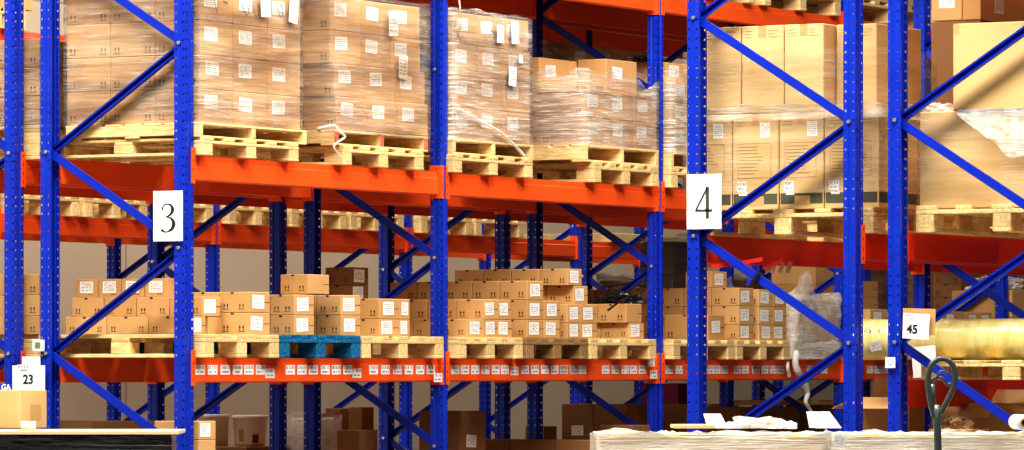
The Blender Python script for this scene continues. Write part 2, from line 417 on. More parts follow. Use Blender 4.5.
for i in range(2):
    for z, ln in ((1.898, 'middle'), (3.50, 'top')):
        beam(RX0, RY[i], RY[i+1], z, -1, 'shaded orange red %s beam on left side, %s bay of the sign 4 rack' % (ln, NUM[i]))
        beam(RX1, RY[i], RY[i+1], z, 1, 'shaded orange red %s beam on right side, %s bay of the sign 4 rack' % (ln, NUM[i]))
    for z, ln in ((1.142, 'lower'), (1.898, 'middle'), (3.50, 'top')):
        beam(QX0, RY[i], RY[i+1], z, -1, 'shaded orange red %s beam on left side, %s bay of the sign 45 rack' % (ln, NUM[i]))
        beam(QX1, RY[i], RY[i+1], z, 1, 'shaded orange red %s beam on right side, %s bay of the sign 45 rack' % (ln, NUM[i]))
# bar code stickers along the lower aisle beam: (bay, distance along the beam, height on the face)
for bay, yy, dz, w in [(0, 0.124, -0.068, 0.1), (0, 0.252, -0.068, 0.1), (0, 0.383, -0.068, 0.1), (0, 0.509, -0.068, 0.1), (0, 0.628, -0.068, 0.1), (0, 0.75, -0.068, 0.1), (0, 1.068, -0.068, 0.1), (0, 1.194, -0.068, 0.1), (0, 1.319, -0.068, 0.1), (0, 1.45, -0.068, 0.1), (0, 1.572, -0.068, 0.1), (0, 1.698, -0.068, 0.1), (0, 1.992, -0.068, 0.1), (0, 2.126, -0.068, 0.1), (0, 2.267, -0.068, 0.1), (0, 2.399, -0.068, 0.1), (0, 2.531, -0.068, 0.1), (0, 2.658, -0.068, 0.1), (0, 0.851, -0.088, 0.1), (0, 1.802, -0.088, 0.1), (0, 2.713, -0.115, 0.1), (1, 2.948, -0.068, 0.1), (1, 3.067, -0.068, 0.1), (1, 3.192, -0.068, 0.1), (1, 3.318, -0.068, 0.1), (1, 3.445, -0.068, 0.1), (1, 3.561, -0.068, 0.1), (1, 3.816, -0.068, 0.1), (1, 3.941, -0.068, 0.1), (1, 4.069, -0.068, 0.1), (1, 4.195, -0.068, 0.1), (1, 4.315, -0.068, 0.1), (1, 4.443, -0.068, 0.1), (1, 4.318, -0.068, 0.1), (1, 4.443, -0.068, 0.1), (1, 4.557, -0.068, 0.1), (1, 4.869, -0.068, 0.1), (1, 5.002, -0.068, 0.1), (1, 5.133, -0.068, 0.1), (1, 5.248, -0.068, 0.1), (1, 5.37, -0.068, 0.1), (1, 3.683, -0.075, 0.1), (1, 5.493, -0.02, 0.1), (1, 5.493, -0.1, 0.1), (2, 5.749, -0.068, 0.105), (2, 5.885, -0.068, 0.105), (2, 6.327, -0.068, 0.105), (2, 6.43, -0.068, 0.105), (2, 6.544, -0.068, 0.105), (2, 6.735, -0.068, 0.105), (2, 6.858, -0.068, 0.105), (2, 7.01, -0.068, 0.105), (2, 7.018, -0.068, 0.105), (2, 7.15, -0.068, 0.105), (2, 7.279, -0.068, 0.105), (2, 7.399, -0.068, 0.105), (2, 7.85, -0.068, 0.105), (2, 8.08, -0.068, 0.105), (3, 8.822, -0.068, 0.105), (3, 8.948, -0.068, 0.105), (3, 9.067, -0.068, 0.105)]:
    link('barcode_label', BAR_X, lower_front[bay], (.0262 if abs(dz) < .1 and .06 < yy-YS[bay] < 2.74 else .0442, yy-YS[bay], dz), (0, 0, 0), (1, w, .054))

# ------------------------------------------------------------------ pallets
PM = {}
def pallet_parts(kind, L, W, h, mat):
    key = (kind, round(L, 3), round(W, 3), round(h, 3), mat)
    if key in PM: return PM[key]
    tb = .022*min(1, h/.13); rnd = random.Random(hash(key[1:4]))
    out = []
    def B(*a):
        bm = bmesh.new(); box(bm, *a, 0, .003); return bm
    bm = bmesh.new()
    if kind == 'block':
        nb = 5; bw = L/nb*.0+.12
        for k in range(5):   # top boards run along x, on cross boards along y
            yc = -W/2+.06+(W-.12)*k/4; wd = .06 if k in (0, 2, 4) else .05
            box(bm, -L/2, L/2, yc-wd+.004, yc+wd-.004, h-tb, h, 0, .003)
        for xc in (-L/2+.06, 0, L/2-.06): box(bm, xc-.06, xc+.06, -W/2, W/2, h-2*tb, h-tb, 0, .003)
        out.append(('deck', mesh('deck', bm, mat), (0, 0, 0)))
        bb = mesh('block', B(-.065, .065, -.05, .05, tb, h-2*tb), mat)
        for xc in (-L/2+.066, 0, L/2-.066):
            for yc in (-W/2+.051, 0, W/2-.051): out.append(('block', bb, (xc, yc, 0)))
        bt = mesh('bottom_board', B(-L/2, L/2, -.05, .05, 0, tb), mat)
        for yc in (-W/2+.051, 0, W/2-.051): out.append(('bottom_board', bt, (0, yc, 0)))
    else:
        n = 7
        for k in range(n):
            xc = -L/2+.05+(L-.1)*k/(n-1); box(bm, xc-.05, xc+.05, -W/2, W/2, h-tb*.8, h, 0, .002)
        out.append(('deck', mesh('deck', bm, mat), (0, 0, 0)))
        sb = mesh('stringer', B(-L/2, L/2, -.021, .021, tb*.8, h-tb*.8), 'wood_red' if kind == 'redstringer' else mat)
        if kind == 'redstringer':
            bm = bmesh.new(); box(bm, -L/2, L/2, -.021, .021, tb*.8, h-tb*.8, 0, .003)
            for f in bm.faces:
                if f.calc_center_median().x > L/2-.004: f.material_index = 1
            sb = mesh('stringer', bm, [mat, 'wood_red'])
        for yc in (-W/2+.022, 0, W/2-.022): out.append(('stringer', sb, (0, yc, 0)))
        bt = mesh('bottom_board', B(-.05, .05, -W/2, W/2, 0, tb*.8), mat)
        for xc in (-L/2+.05, 0, L/2-.05): out.append(('bottom_board', bt, (xc, 0, 0)))
    PM[key] = out; return out
def pallet(x0, x1, y0, y1, z, h, label, kind='block', mat='wood', group='pallets on the lower shelf', rz=0):
    L, W = (x1-x0, y1-y0) if not rz else (y1-y0, x1-x0)
    r = thing('wooden_pallet', label, 'pallet', ((x0+x1)/2, (y0+y1)/2, z), rz, group)
    for nm, me, lc in pallet_parts(kind, L, W, h, mat): link(nm, me, r, lc)
    return r
zl, zu = 1.262, 2.389
XF = .10
for y0, y1, lab, mat in [(0.055, 0.835, 'light wooden pallet at left end of sign 3 lower shelf', 'wood'), (0.848, 1.728, 'worn blue painted pallet on the lower shelf', 'wood_blue'), (1.742, 2.69, 'light wooden pallet right of the blue pallet', 'wood'), (2.86, 3.66, 'pale pallet just right of second front post, lower shelf', 'wood'), (3.7, 4.505, 'grey weathered pallet in middle of second bay, lower shelf', 'wood_old'), (4.525, 5.43, 'pale pallet left of third front post, lower shelf', 'wood'), (5.665, 6.555, 'pale pallet right of third front post, lower shelf', 'wood'), (6.58, 7.39, 'pale pallet inside sign 4 frame under stickered cartons, lower shelf', 'wood'), (7.42, 8.3, 'film wrapped pallet under the torn film, lower shelf', 'wood'), (8.5, 9.35, 'pallet in the slot between the right hand twin posts, lower shelf', 'wood'), (9.4, 10.2, 'pallet in fourth bay behind the yellow roll, lower shelf', 'wood'), (10.3, 11.1, 'pallet at end of fourth bay behind yellow roll', 'wood'), (11.3, 12.3, 'pallet in fifth bay at the right edge, lower shelf', 'wood')]:
    if 'film wrapped' in lab: pallet(-.50, .03, y0+.06, y1-.10, zl, .131, lab, 'block', mat)
    else: pallet(-1.03, XF, y0, y1, zl, .131, lab, 'block', mat)
# upper loads stand on two pallets each
pg = 'pallet pairs under the upper loads'
def pair(lo, up, z, h1, h2, n, kind='stringer', mat2='wood'):
    pallet(*lo, z, h1, 'light block pallet on the orange beam, lower of the two under the %s upper load' % n, 'block', 'wood', pg)
    pallet(*up, z+h1+.001, h2, 'thin pallet with three runners, upper of the two under the %s upper load' % n, kind, mat2, pg)
pair((-.98, .09, 0.056, 1.06), (-.83, .07, 0.046, 1.178), zu, .100, 0.082, 'first')
pair((-.98, .09, 1.542, 2.469), (-.83, .07, 1.486, 2.55), zu, .112, 0.092, 'second', 'redstringer')
pair((-.98, .09, 2.825, 3.802), (-.83, .07, 2.842, 3.85), zu, .112, 0.093, 'third')
pair((-.98, .09, 4.595, 5.482), (-.83, .07, 4.513, 5.52), zu, .127, 0.112, 'fourth')
pair((-.98, .09, 5.65, 6.576), (-.83, .07, 5.688, 6.615), zu, .127, 0.114, 'fifth')
g2 = 'pallets on the rear rack'
pallet(-2.15, -1.04, .09, 1.29, zu, .199, 'shaded pallet under the load left of the sign 3 frame', 'block', 'wood', g2)
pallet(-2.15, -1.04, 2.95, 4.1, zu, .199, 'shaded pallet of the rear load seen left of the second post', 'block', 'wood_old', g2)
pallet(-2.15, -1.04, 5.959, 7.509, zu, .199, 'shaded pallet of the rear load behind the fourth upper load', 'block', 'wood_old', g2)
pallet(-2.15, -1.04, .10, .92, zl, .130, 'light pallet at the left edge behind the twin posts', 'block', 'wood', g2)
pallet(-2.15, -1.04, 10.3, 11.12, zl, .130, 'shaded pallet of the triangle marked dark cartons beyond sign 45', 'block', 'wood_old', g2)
g3 = 'pallets on the far rack'
for k, (px0, px1) in enumerate([(5.55, 6.37), (6.43, 7.25), (7.31, 8.13), (8.35, 9.17), (9.23, 10.05), (10.11, 10.93), (11.2, 12.02), (12.08, 12.9)]):
    pallet(CX0-.1, CX1+.1, px0, px1, 2.297, .15, 'pale empty looking pallet on the far rack middle beam, number %s from left' % ['one', 'two', 'three', 'four', 'five', 'six', 'seven', 'eight', 'nine', 'ten', 'eleven', 'twelve', 'thirteen', 'fourteen', 'fifteen', 'sixteen'][k], 'block', 'wood', g3)
for k, (y0, y1) in enumerate([(4.905, 5.285), (5.309, 5.696)]):
    pallet(CX0-.1, CX1+.1, y0, y1, 3.6, .144, 'pale pallet high on the far rack, upper left corner, %s' % NUM[k], 'block', 'wood', g3)
g4 = 'pallets of the right hand racks'
pallet(3.14, 4.18, .10, 1.25, 1.898, .133, 'pale pallet under the tall tan cartons in the sign 4 frame', 'block', 'wood', g4, PI/2)
pallet(3.14, 4.18, 1.45, 2.65, 1.898, .133, 'pallet behind the tall tan cartons in the sign 4 rack', 'block', 'wood', g4, PI/2)
pallet(4.42, 5.38, .10, 1.25, 1.898, .138, 'pale pallet under the huge wrapped carton beside sign 45', 'block', 'wood', g4, PI/2)
pallet(4.44, 5.45, .12, 1.1, 1.142, .102, 'pale pallet carrying the yellow roll', 'block', 'wood', g4, PI/2)

# ------------------------------------------------------------------ cartons
CARTONS = [
(-0.37,-0.09,0.2,0.359,1.393,1.496,13,'brown carton on post pallet, bottom layer, front in row','cartons on the lower shelf'),
(-0.34,-0.12,0.368,0.56,1.496,1.608,13,'brown carton on post pallet, top layer, front in row','cartons on the lower shelf'),
(-0.34,-0.12,0.428,0.571,1.393,1.493,1,'brown carton on post pallet, hidden second row, front in row','cartons on the lower shelf'),
(-0.575,-0.42,0.464,0.635,1.608,1.716,18,'brown carton with address sticker behind sign 3 frame, front in row','stickered cartons behind the end frame'),
(-0.145,0.05,0.583,0.811,1.393,1.519,13,'brown carton left of blue pallet, bottom layer, front in row','cartons on the lower shelf'),
(-0.145,0.05,0.583,0.811,1.519,1.637,13,'brown carton left of blue pallet, top layer, front in row','cartons on the lower shelf'),
(-0.115,0.05,1.072,1.29,1.393,1.509,13,'brown carton on left of blue pallet, bottom layer, front in row','cartons on the lower shelf'),
(-0.115,0.05,1.072,1.287,1.509,1.628,13,'brown carton on left of blue pallet, top layer, front in row','cartons on the lower shelf'),
(-0.12,0.05,1.587,1.803,1.393,1.514,13,'brown carton on right of blue pallet, bottom layer, front in row','cartons on the lower shelf'),
(-0.12,0.05,1.587,1.803,1.514,1.632,13,'brown carton on right of blue pallet, top layer, front in row','cartons on the lower shelf'),
(-0.14,0.05,1.223,1.455,1.632,1.747,5,'brown carton alone atop the blue pallet load','cartons on the lower shelf'),
(-0.81,-0.62,2.8,2.997,1.393,1.517,13,'brown carton in shade beyond blue pallet, bottom layer','cartons on the lower shelf'),
(-0.81,-0.62,2.8,2.997,1.517,1.615,13,'brown carton in shade beyond blue pallet, second layer','cartons on the lower shelf'),
(-0.81,-0.62,2.8,2.997,1.615,1.713,13,'brown carton in shade beyond blue pallet, third layer','cartons on the lower shelf'),
(-0.81,-0.62,2.8,2.997,1.713,1.823,13,'brown carton in shade beyond blue pallet, top layer','cartons on the lower shelf'),
(-0.15,0.05,2.016,2.242,1.393,1.495,13,'brown carton right of blue pallet, bottom layer, front in row, left one','cartons on the lower shelf'),
(-0.15,0.05,2.246,2.37,1.393,1.495,8,'brown carton right of blue pallet, bottom layer, front in row, right one','cartons on the lower shelf'),
(-0.15,0.05,2.016,2.242,1.495,1.617,13,'brown carton right of blue pallet, top layer, front in row, left one','cartons on the lower shelf'),
(-0.15,0.05,2.246,2.37,1.495,1.617,8,'brown carton right of blue pallet, top layer, front in row, right one','cartons on the lower shelf'),
(-0.14,0.05,3.053,3.245,1.393,1.504,13,'brown carton just right of second blue post, bottom layer, front in row, left one','cartons on the lower shelf'),
(-0.14,0.05,3.249,3.425,1.393,1.504,12,'brown carton just right of second blue post, bottom layer, front in row, middle one','cartons on the lower shelf'),
(-0.14,0.05,3.429,3.605,1.393,1.504,12,'brown carton just right of second blue post, bottom layer, front in row, right one','cartons on the lower shelf'),
(-0.15,0.05,3.261,3.43,1.504,1.628,13,'brown carton just right of second blue post, top layer, front in row, left one','cartons on the lower shelf'),
(-0.15,0.05,3.434,3.6,1.504,1.628,12,'brown carton just right of second blue post, top layer, front in row, right one','cartons on the lower shelf'),
(-0.146,0.05,3.799,4.012,1.393,1.507,13,'brown carton in tallest stack, bay two, bottom layer, front in row, left one','cartons on the lower shelf'),
(-0.146,0.05,4.016,4.219,1.393,1.507,12,'brown carton in tallest stack, bay two, bottom layer, front in row, right one','cartons on the lower shelf'),
(-0.146,0.05,3.799,4.012,1.507,1.629,13,'brown carton in tallest stack, bay two, middle layer, front in row, left one','cartons on the lower shelf'),
(-0.146,0.05,4.016,4.219,1.507,1.629,12,'brown carton in tallest stack, bay two, middle layer, front in row, right one','cartons on the lower shelf'),
(-0.146,0.05,3.799,4.007,1.629,1.75,13,'brown carton in tallest stack, bay two, top layer, front in row','cartons on the lower shelf'),
(-0.15,0.05,4.314,4.489,1.393,1.49,13,'brown carton on weathered pallet, bay two, bottom layer, front in row, left one','cartons on the lower shelf'),
(-0.15,0.05,4.493,4.707,1.393,1.49,12,'brown carton on weathered pallet, bay two, bottom layer, front in row, right one','cartons on the lower shelf'),
(-0.15,0.05,4.314,4.489,1.49,1.61,13,'brown carton on weathered pallet, bay two, second layer, front in row, left one','cartons on the lower shelf'),
(-0.15,0.05,4.493,4.707,1.49,1.61,12,'brown carton on weathered pallet, bay two, second layer, front in row, right one','cartons on the lower shelf'),
(-0.17,0.03,4.442,4.623,1.61,1.729,13,'brown carton on weathered pallet, bay two, third layer, front in row','cartons on the lower shelf'),
(-0.175,0.03,4.363,4.544,1.729,1.836,13,'brown carton on weathered pallet, bay two, top layer, front in row','cartons on the lower shelf'),
(-0.16,0.05,5.149,5.347,1.393,1.497,13,'brown carton left of third blue post, bottom layer, front in row','cartons on the lower shelf'),
(-0.16,0.05,5.103,5.319,1.497,1.622,5,'brown carton left of third blue post, top layer, front in row','cartons on the lower shelf'),
(-0.57,-0.35,6.238,6.37,1.393,1.507,13,'brown carton deep in shade by third post, bottom layer, front in row','cartons on the lower shelf'),
(-0.57,-0.35,6.238,6.37,1.507,1.621,13,'brown carton deep in shade by third post, middle layer, front in row','cartons on the lower shelf'),
(-0.57,-0.35,6.238,6.37,1.621,1.735,13,'brown carton deep in shade by third post, top layer, front in row','cartons on the lower shelf'),
(-0.28,0.05,6.259,6.504,1.393,1.562,13,'brown carton wide one behind sign 4 frame','cartons on the lower shelf'),
(-0.16,0.05,6.716,6.931,1.393,1.499,13,'brown carton inside sign 4 frame, left stack, bottom layer, front in row','cartons on the lower shelf'),
(-0.16,0.05,6.716,6.931,1.499,1.624,13,'brown carton inside sign 4 frame, left stack, middle layer, front in row','cartons on the lower shelf'),
(-0.16,0.05,6.716,6.931,1.624,1.749,13,'brown carton inside sign 4 frame, left stack, top layer, front in row','cartons on the lower shelf'),
(-0.365,-0.165,6.728,6.955,1.749,1.863,13,'brown carton perched above left stack, sign 4 frame','cartons on the lower shelf'),
(-0.15,0.05,7.016,7.226,1.393,1.498,13,'brown carton inside sign 4 frame, right stack, bottom layer, front in row, left one','cartons on the lower shelf'),
(-0.15,0.05,7.23,7.434,1.393,1.498,12,'brown carton inside sign 4 frame, right stack, bottom layer, front in row, right one','cartons on the lower shelf'),
(-0.15,0.05,7.016,7.226,1.498,1.624,13,'brown carton inside sign 4 frame, right stack, middle layer, front in row, left one','cartons on the lower shelf'),
(-0.15,0.05,7.23,7.434,1.498,1.624,12,'brown carton inside sign 4 frame, right stack, middle layer, front in row, right one','cartons on the lower shelf'),
(-0.15,0.05,7.016,7.226,1.624,1.743,13,'brown carton inside sign 4 frame, right stack, top layer, front in row, left one','cartons on the lower shelf'),
(-0.15,0.05,7.23,7.434,1.624,1.743,12,'brown carton inside sign 4 frame, right stack, top layer, front in row, right one','cartons on the lower shelf'),
(-0.47,0.03,7.657,8.257,1.395,1.531,0,'brown carton under the torn plastic film, bottom layer','film wrapped cartons'),
(-0.47,0.03,7.657,8.257,1.531,1.683,0,'brown carton under the torn plastic film, top layer','film wrapped cartons'),
(-0.98,-0.62,9.265,9.654,1.393,1.541,0,'brown carton behind torn plastic film, bottom layer','cartons on the lower shelf'),
(-0.98,-0.62,9.265,9.654,1.541,1.679,0,'brown carton behind torn plastic film, second layer','cartons on the lower shelf'),
(-0.98,-0.62,9.265,9.654,1.679,1.817,0,'brown carton behind torn plastic film, third layer','cartons on the lower shelf'),
(-0.98,-0.62,9.265,9.654,1.817,1.955,0,'brown carton behind torn plastic film, top layer','cartons on the lower shelf'),
(-0.2,0.05,8.775,9.072,1.393,1.498,13,'brown carton in slot between twin posts, front, bottom layer, front in row','cartons on the lower shelf'),
(-0.2,0.05,8.775,9.072,1.498,1.626,13,'brown carton in slot between twin posts, front, top layer, front in row','cartons on the lower shelf'),
(-0.8,-0.55,9.903,10.175,1.393,1.501,5,'brown carton in slot between twin posts, behind, bottom layer','cartons on the lower shelf'),
(-0.8,-0.55,9.903,10.175,1.501,1.619,5,'brown carton in slot between twin posts, behind, second layer','cartons on the lower shelf'),
(-0.8,-0.55,9.903,10.175,1.619,1.73,5,'brown carton in slot between twin posts, behind, third layer','cartons on the lower shelf'),
(-0.8,-0.55,9.903,10.175,1.73,1.848,5,'brown carton in slot between twin posts, behind, top layer','cartons on the lower shelf'),
(-0.17,0.05,9.936,10.429,1.393,1.492,13,'brown carton in low row above yellow roll, bottom layer, front in row, left one','cartons on the lower shelf'),
(-0.17,0.05,10.433,10.683,1.393,1.492,12,'brown carton in low row above yellow roll, bottom layer, front in row, middle one','cartons on the lower shelf'),
(-0.17,0.05,10.687,10.902,1.393,1.492,12,'brown carton in low row above yellow roll, bottom layer, front in row, right one','cartons on the lower shelf'),
(-0.17,0.05,9.936,10.429,1.492,1.624,13,'brown carton in low row above yellow roll, top layer, front in row, left one','cartons on the lower shelf'),
(-0.17,0.05,10.433,10.683,1.492,1.624,12,'brown carton in low row above yellow roll, top layer, front in row, middle one','cartons on the lower shelf'),
(-0.17,0.05,10.687,10.902,1.492,1.624,12,'brown carton in low row above yellow roll, top layer, front in row, right one','cartons on the lower shelf'),
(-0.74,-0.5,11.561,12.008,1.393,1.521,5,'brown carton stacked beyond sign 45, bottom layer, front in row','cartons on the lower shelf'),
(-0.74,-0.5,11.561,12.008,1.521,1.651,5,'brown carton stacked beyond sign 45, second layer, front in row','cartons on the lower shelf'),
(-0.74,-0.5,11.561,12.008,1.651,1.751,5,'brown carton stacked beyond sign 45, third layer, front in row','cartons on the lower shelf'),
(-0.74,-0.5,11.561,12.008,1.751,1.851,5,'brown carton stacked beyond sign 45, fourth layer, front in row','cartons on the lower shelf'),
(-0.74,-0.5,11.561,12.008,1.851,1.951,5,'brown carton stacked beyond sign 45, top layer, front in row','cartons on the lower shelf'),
(-0.45,0.05,11.277,11.843,1.393,1.585,0,'brown carton large one above yellow roll by frame edge, bottom layer','cartons on the lower shelf'),
(-0.45,0.05,11.277,11.843,1.585,1.796,0,'brown carton large one above yellow roll by frame edge, top layer','cartons on the lower shelf'),
(-1.28,-1.04,0.086,0.24,1.393,1.5,1,'brown carton behind twin posts, left edge, bottom layer, front in row','cartons on the rear rack'),
(-1.28,-1.04,0.086,0.24,1.5,1.619,1,'brown carton behind twin posts, left edge, middle layer, front in row','cartons on the rear rack'),
(-1.28,-1.04,0.086,0.24,1.619,1.739,1,'brown carton behind twin posts, left edge, top layer, front in row','cartons on the rear rack'),
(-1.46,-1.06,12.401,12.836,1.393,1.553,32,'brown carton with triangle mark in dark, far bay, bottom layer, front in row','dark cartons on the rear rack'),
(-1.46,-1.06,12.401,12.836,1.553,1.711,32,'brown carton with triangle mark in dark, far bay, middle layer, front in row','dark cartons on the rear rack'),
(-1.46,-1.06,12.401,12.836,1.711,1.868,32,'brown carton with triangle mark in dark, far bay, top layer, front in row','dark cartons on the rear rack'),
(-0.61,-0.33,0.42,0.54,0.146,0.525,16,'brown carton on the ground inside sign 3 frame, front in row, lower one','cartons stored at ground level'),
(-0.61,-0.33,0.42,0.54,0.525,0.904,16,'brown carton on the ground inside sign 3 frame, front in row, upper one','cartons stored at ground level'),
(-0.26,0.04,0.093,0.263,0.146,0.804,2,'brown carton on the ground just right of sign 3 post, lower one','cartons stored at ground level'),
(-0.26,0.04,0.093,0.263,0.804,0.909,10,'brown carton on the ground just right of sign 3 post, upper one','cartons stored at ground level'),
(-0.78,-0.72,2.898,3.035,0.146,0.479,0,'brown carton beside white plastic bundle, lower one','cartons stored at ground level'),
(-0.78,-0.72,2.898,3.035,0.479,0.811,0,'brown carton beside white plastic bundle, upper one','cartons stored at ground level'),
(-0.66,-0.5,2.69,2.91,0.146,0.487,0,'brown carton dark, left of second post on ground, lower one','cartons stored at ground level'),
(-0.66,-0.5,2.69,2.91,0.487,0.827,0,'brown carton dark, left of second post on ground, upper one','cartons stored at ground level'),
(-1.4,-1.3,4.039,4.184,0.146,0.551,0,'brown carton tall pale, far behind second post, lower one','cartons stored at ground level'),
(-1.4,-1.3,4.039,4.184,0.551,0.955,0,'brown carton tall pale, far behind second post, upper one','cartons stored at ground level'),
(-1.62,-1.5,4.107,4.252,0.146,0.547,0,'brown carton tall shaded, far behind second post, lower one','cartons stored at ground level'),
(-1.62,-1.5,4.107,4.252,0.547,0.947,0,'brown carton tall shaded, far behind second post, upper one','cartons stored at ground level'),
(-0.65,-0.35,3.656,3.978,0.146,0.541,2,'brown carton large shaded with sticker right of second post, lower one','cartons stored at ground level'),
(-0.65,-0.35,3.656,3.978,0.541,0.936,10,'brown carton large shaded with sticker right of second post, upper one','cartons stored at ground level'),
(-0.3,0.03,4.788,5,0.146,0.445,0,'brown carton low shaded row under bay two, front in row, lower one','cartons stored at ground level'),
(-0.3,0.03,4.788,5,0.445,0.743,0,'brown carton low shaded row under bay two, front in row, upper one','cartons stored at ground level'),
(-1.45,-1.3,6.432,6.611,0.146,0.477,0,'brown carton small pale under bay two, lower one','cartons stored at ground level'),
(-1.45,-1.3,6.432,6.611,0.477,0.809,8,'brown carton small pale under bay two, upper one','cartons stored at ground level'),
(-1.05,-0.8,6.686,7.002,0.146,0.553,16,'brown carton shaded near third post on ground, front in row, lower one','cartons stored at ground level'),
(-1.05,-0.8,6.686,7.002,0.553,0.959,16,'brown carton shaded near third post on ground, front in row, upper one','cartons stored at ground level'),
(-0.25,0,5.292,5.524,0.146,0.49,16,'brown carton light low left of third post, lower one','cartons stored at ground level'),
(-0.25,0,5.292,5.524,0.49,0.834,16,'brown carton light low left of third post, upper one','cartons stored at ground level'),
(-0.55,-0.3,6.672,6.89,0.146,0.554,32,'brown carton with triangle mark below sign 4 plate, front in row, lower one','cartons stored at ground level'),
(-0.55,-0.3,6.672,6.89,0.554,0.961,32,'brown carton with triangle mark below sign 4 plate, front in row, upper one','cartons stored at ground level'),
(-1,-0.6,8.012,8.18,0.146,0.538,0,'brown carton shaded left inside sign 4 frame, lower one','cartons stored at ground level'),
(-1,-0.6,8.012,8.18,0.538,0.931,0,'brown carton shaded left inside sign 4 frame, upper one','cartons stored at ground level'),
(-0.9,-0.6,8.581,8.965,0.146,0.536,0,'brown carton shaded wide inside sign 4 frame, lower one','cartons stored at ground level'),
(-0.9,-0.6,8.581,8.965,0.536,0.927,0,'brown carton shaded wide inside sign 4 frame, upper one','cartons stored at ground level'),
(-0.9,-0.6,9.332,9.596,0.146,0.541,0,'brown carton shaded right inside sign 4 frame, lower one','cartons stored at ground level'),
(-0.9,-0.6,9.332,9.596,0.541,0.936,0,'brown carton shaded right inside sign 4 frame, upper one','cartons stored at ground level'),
(-0.248,0.05,0.083,0.423,2.574,2.764,9,'taped brown carton of first upper load, bottom layer, left on aisle face','cartons of the first upper load'),
(-0.549,-0.251,0.083,0.423,2.574,2.764,1,'taped brown carton of first upper load, bottom layer, end face, second column in','cartons of the first upper load'),
(-0.85,-0.552,0.083,0.423,2.574,2.764,1,'taped brown carton of first upper load, bottom layer, end face, third column in','cartons of the first upper load'),
(-0.248,0.05,0.427,0.784,2.574,2.764,8,'taped brown carton of first upper load, bottom layer, middle on aisle face','cartons of the first upper load'),
(-0.248,0.05,0.788,1.138,2.574,2.764,8,'taped brown carton of first upper load, bottom layer, right on aisle face','cartons of the first upper load'),
(-0.248,0.05,0.083,0.423,2.764,2.953,9,'taped brown carton of first upper load, second layer, left on aisle face','cartons of the first upper load'),
(-0.549,-0.251,0.083,0.423,2.764,2.953,1,'taped brown carton of first upper load, second layer, end face, second column in','cartons of the first upper load'),
(-0.85,-0.552,0.083,0.423,2.764,2.953,1,'taped brown carton of first upper load, second layer, end face, third column in','cartons of the first upper load'),
(-0.248,0.05,0.427,0.784,2.764,2.953,8,'taped brown carton of first upper load, second layer, middle on aisle face','cartons of the first upper load'),
(-0.248,0.05,0.788,1.138,2.764,2.953,8,'taped brown carton of first upper load, second layer, right on aisle face','cartons of the first upper load'),
(-0.248,0.05,0.083,0.423,2.953,3.143,9,'taped brown carton of first upper load, third layer, left on aisle face','cartons of the first upper load'),
(-0.549,-0.251,0.083,0.423,2.953,3.143,1,'taped brown carton of first upper load, third layer, end face, second column in','cartons of the first upper load'),
(-0.85,-0.552,0.083,0.423,2.953,3.143,1,'taped brown carton of first upper load, third layer, end face, third column in','cartons of the first upper load'),
(-0.248,0.05,0.427,0.784,2.953,3.143,8,'taped brown carton of first upper load, third layer, middle on aisle face','cartons of the first upper load'),
(-0.248,0.05,0.788,1.138,2.953,3.143,8,'taped brown carton of first upper load, third layer, right on aisle face','cartons of the first upper load'),
(-0.248,0.05,0.083,0.423,3.143,3.332,9,'taped brown carton of first upper load, fourth layer, left on aisle face','cartons of the first upper load'),
(-0.549,-0.251,0.083,0.423,3.143,3.332,1,'taped brown carton of first upper load, fourth layer, end face, second column in','cartons of the first upper load'),
(-0.85,-0.552,0.083,0.423,3.143,3.332,1,'taped brown carton of first upper load, fourth layer, end face, third column in','cartons of the first upper load'),
(-0.248,0.05,0.427,0.784,3.143,3.332,8,'taped brown carton of first upper load, fourth layer, middle on aisle face','cartons of the first upper load'),
(-0.248,0.05,0.788,1.138,3.143,3.332,8,'taped brown carton of first upper load, fourth layer, right on aisle face','cartons of the first upper load'),
(-0.215,0.07,1.504,1.848,2.596,2.788,9,'taped brown carton of second upper load, bottom layer, left on aisle face','cartons of the second upper load'),
(-0.503,-0.218,1.504,1.848,2.596,2.788,1,'taped brown carton of second upper load, bottom layer, end face, second column in','cartons of the second upper load'),
(-0.791,-0.506,1.504,1.848,2.596,2.788,1,'taped brown carton of second upper load, bottom layer, end face, third column in','cartons of the second upper load'),
(-0.215,0.07,1.852,2.203,2.596,2.788,8,'taped brown carton of second upper load, bottom layer, middle on aisle face','cartons of the second upper load'),
(-0.215,0.07,2.207,2.548,2.596,2.788,8,'taped brown carton of second upper load, bottom layer, right on aisle face','cartons of the second upper load'),
(-0.223,0.062,1.49,1.833,2.788,2.98,9,'taped brown carton of second upper load, second layer, left on aisle face','cartons of the second upper load'),
(-0.511,-0.226,1.49,1.833,2.788,2.98,1,'taped brown carton of second upper load, second layer, end face, second column in','cartons of the second upper load'),
(-0.799,-0.514,1.49,1.833,2.788,2.98,1,'taped brown carton of second upper load, second layer, end face, third column in','cartons of the second upper load'),
(-0.223,0.062,1.837,2.187,2.788,2.98,8,'taped brown carton of second upper load, second layer, middle on aisle face','cartons of the second upper load'),
(-0.223,0.062,2.191,2.526,2.788,2.98,8,'taped brown carton of second upper load, second layer, right on aisle face','cartons of the second upper load'),
(-0.235,0.05,1.465,1.807,2.98,3.173,9,'taped brown carton of second upper load, third layer, left on aisle face','cartons of the second upper load'),
(-0.523,-0.238,1.465,1.807,2.98,3.173,1,'taped brown carton of second upper load, third layer, end face, second column in','cartons of the second upper load'),
(-0.811,-0.526,1.465,1.807,2.98,3.173,1,'taped brown carton of second upper load, third layer, end face, third column in','cartons of the second upper load'),
(-0.235,0.05,1.811,2.149,2.98,3.173,8,'taped brown carton of second upper load, third layer, middle on aisle face','cartons of the second upper load'),
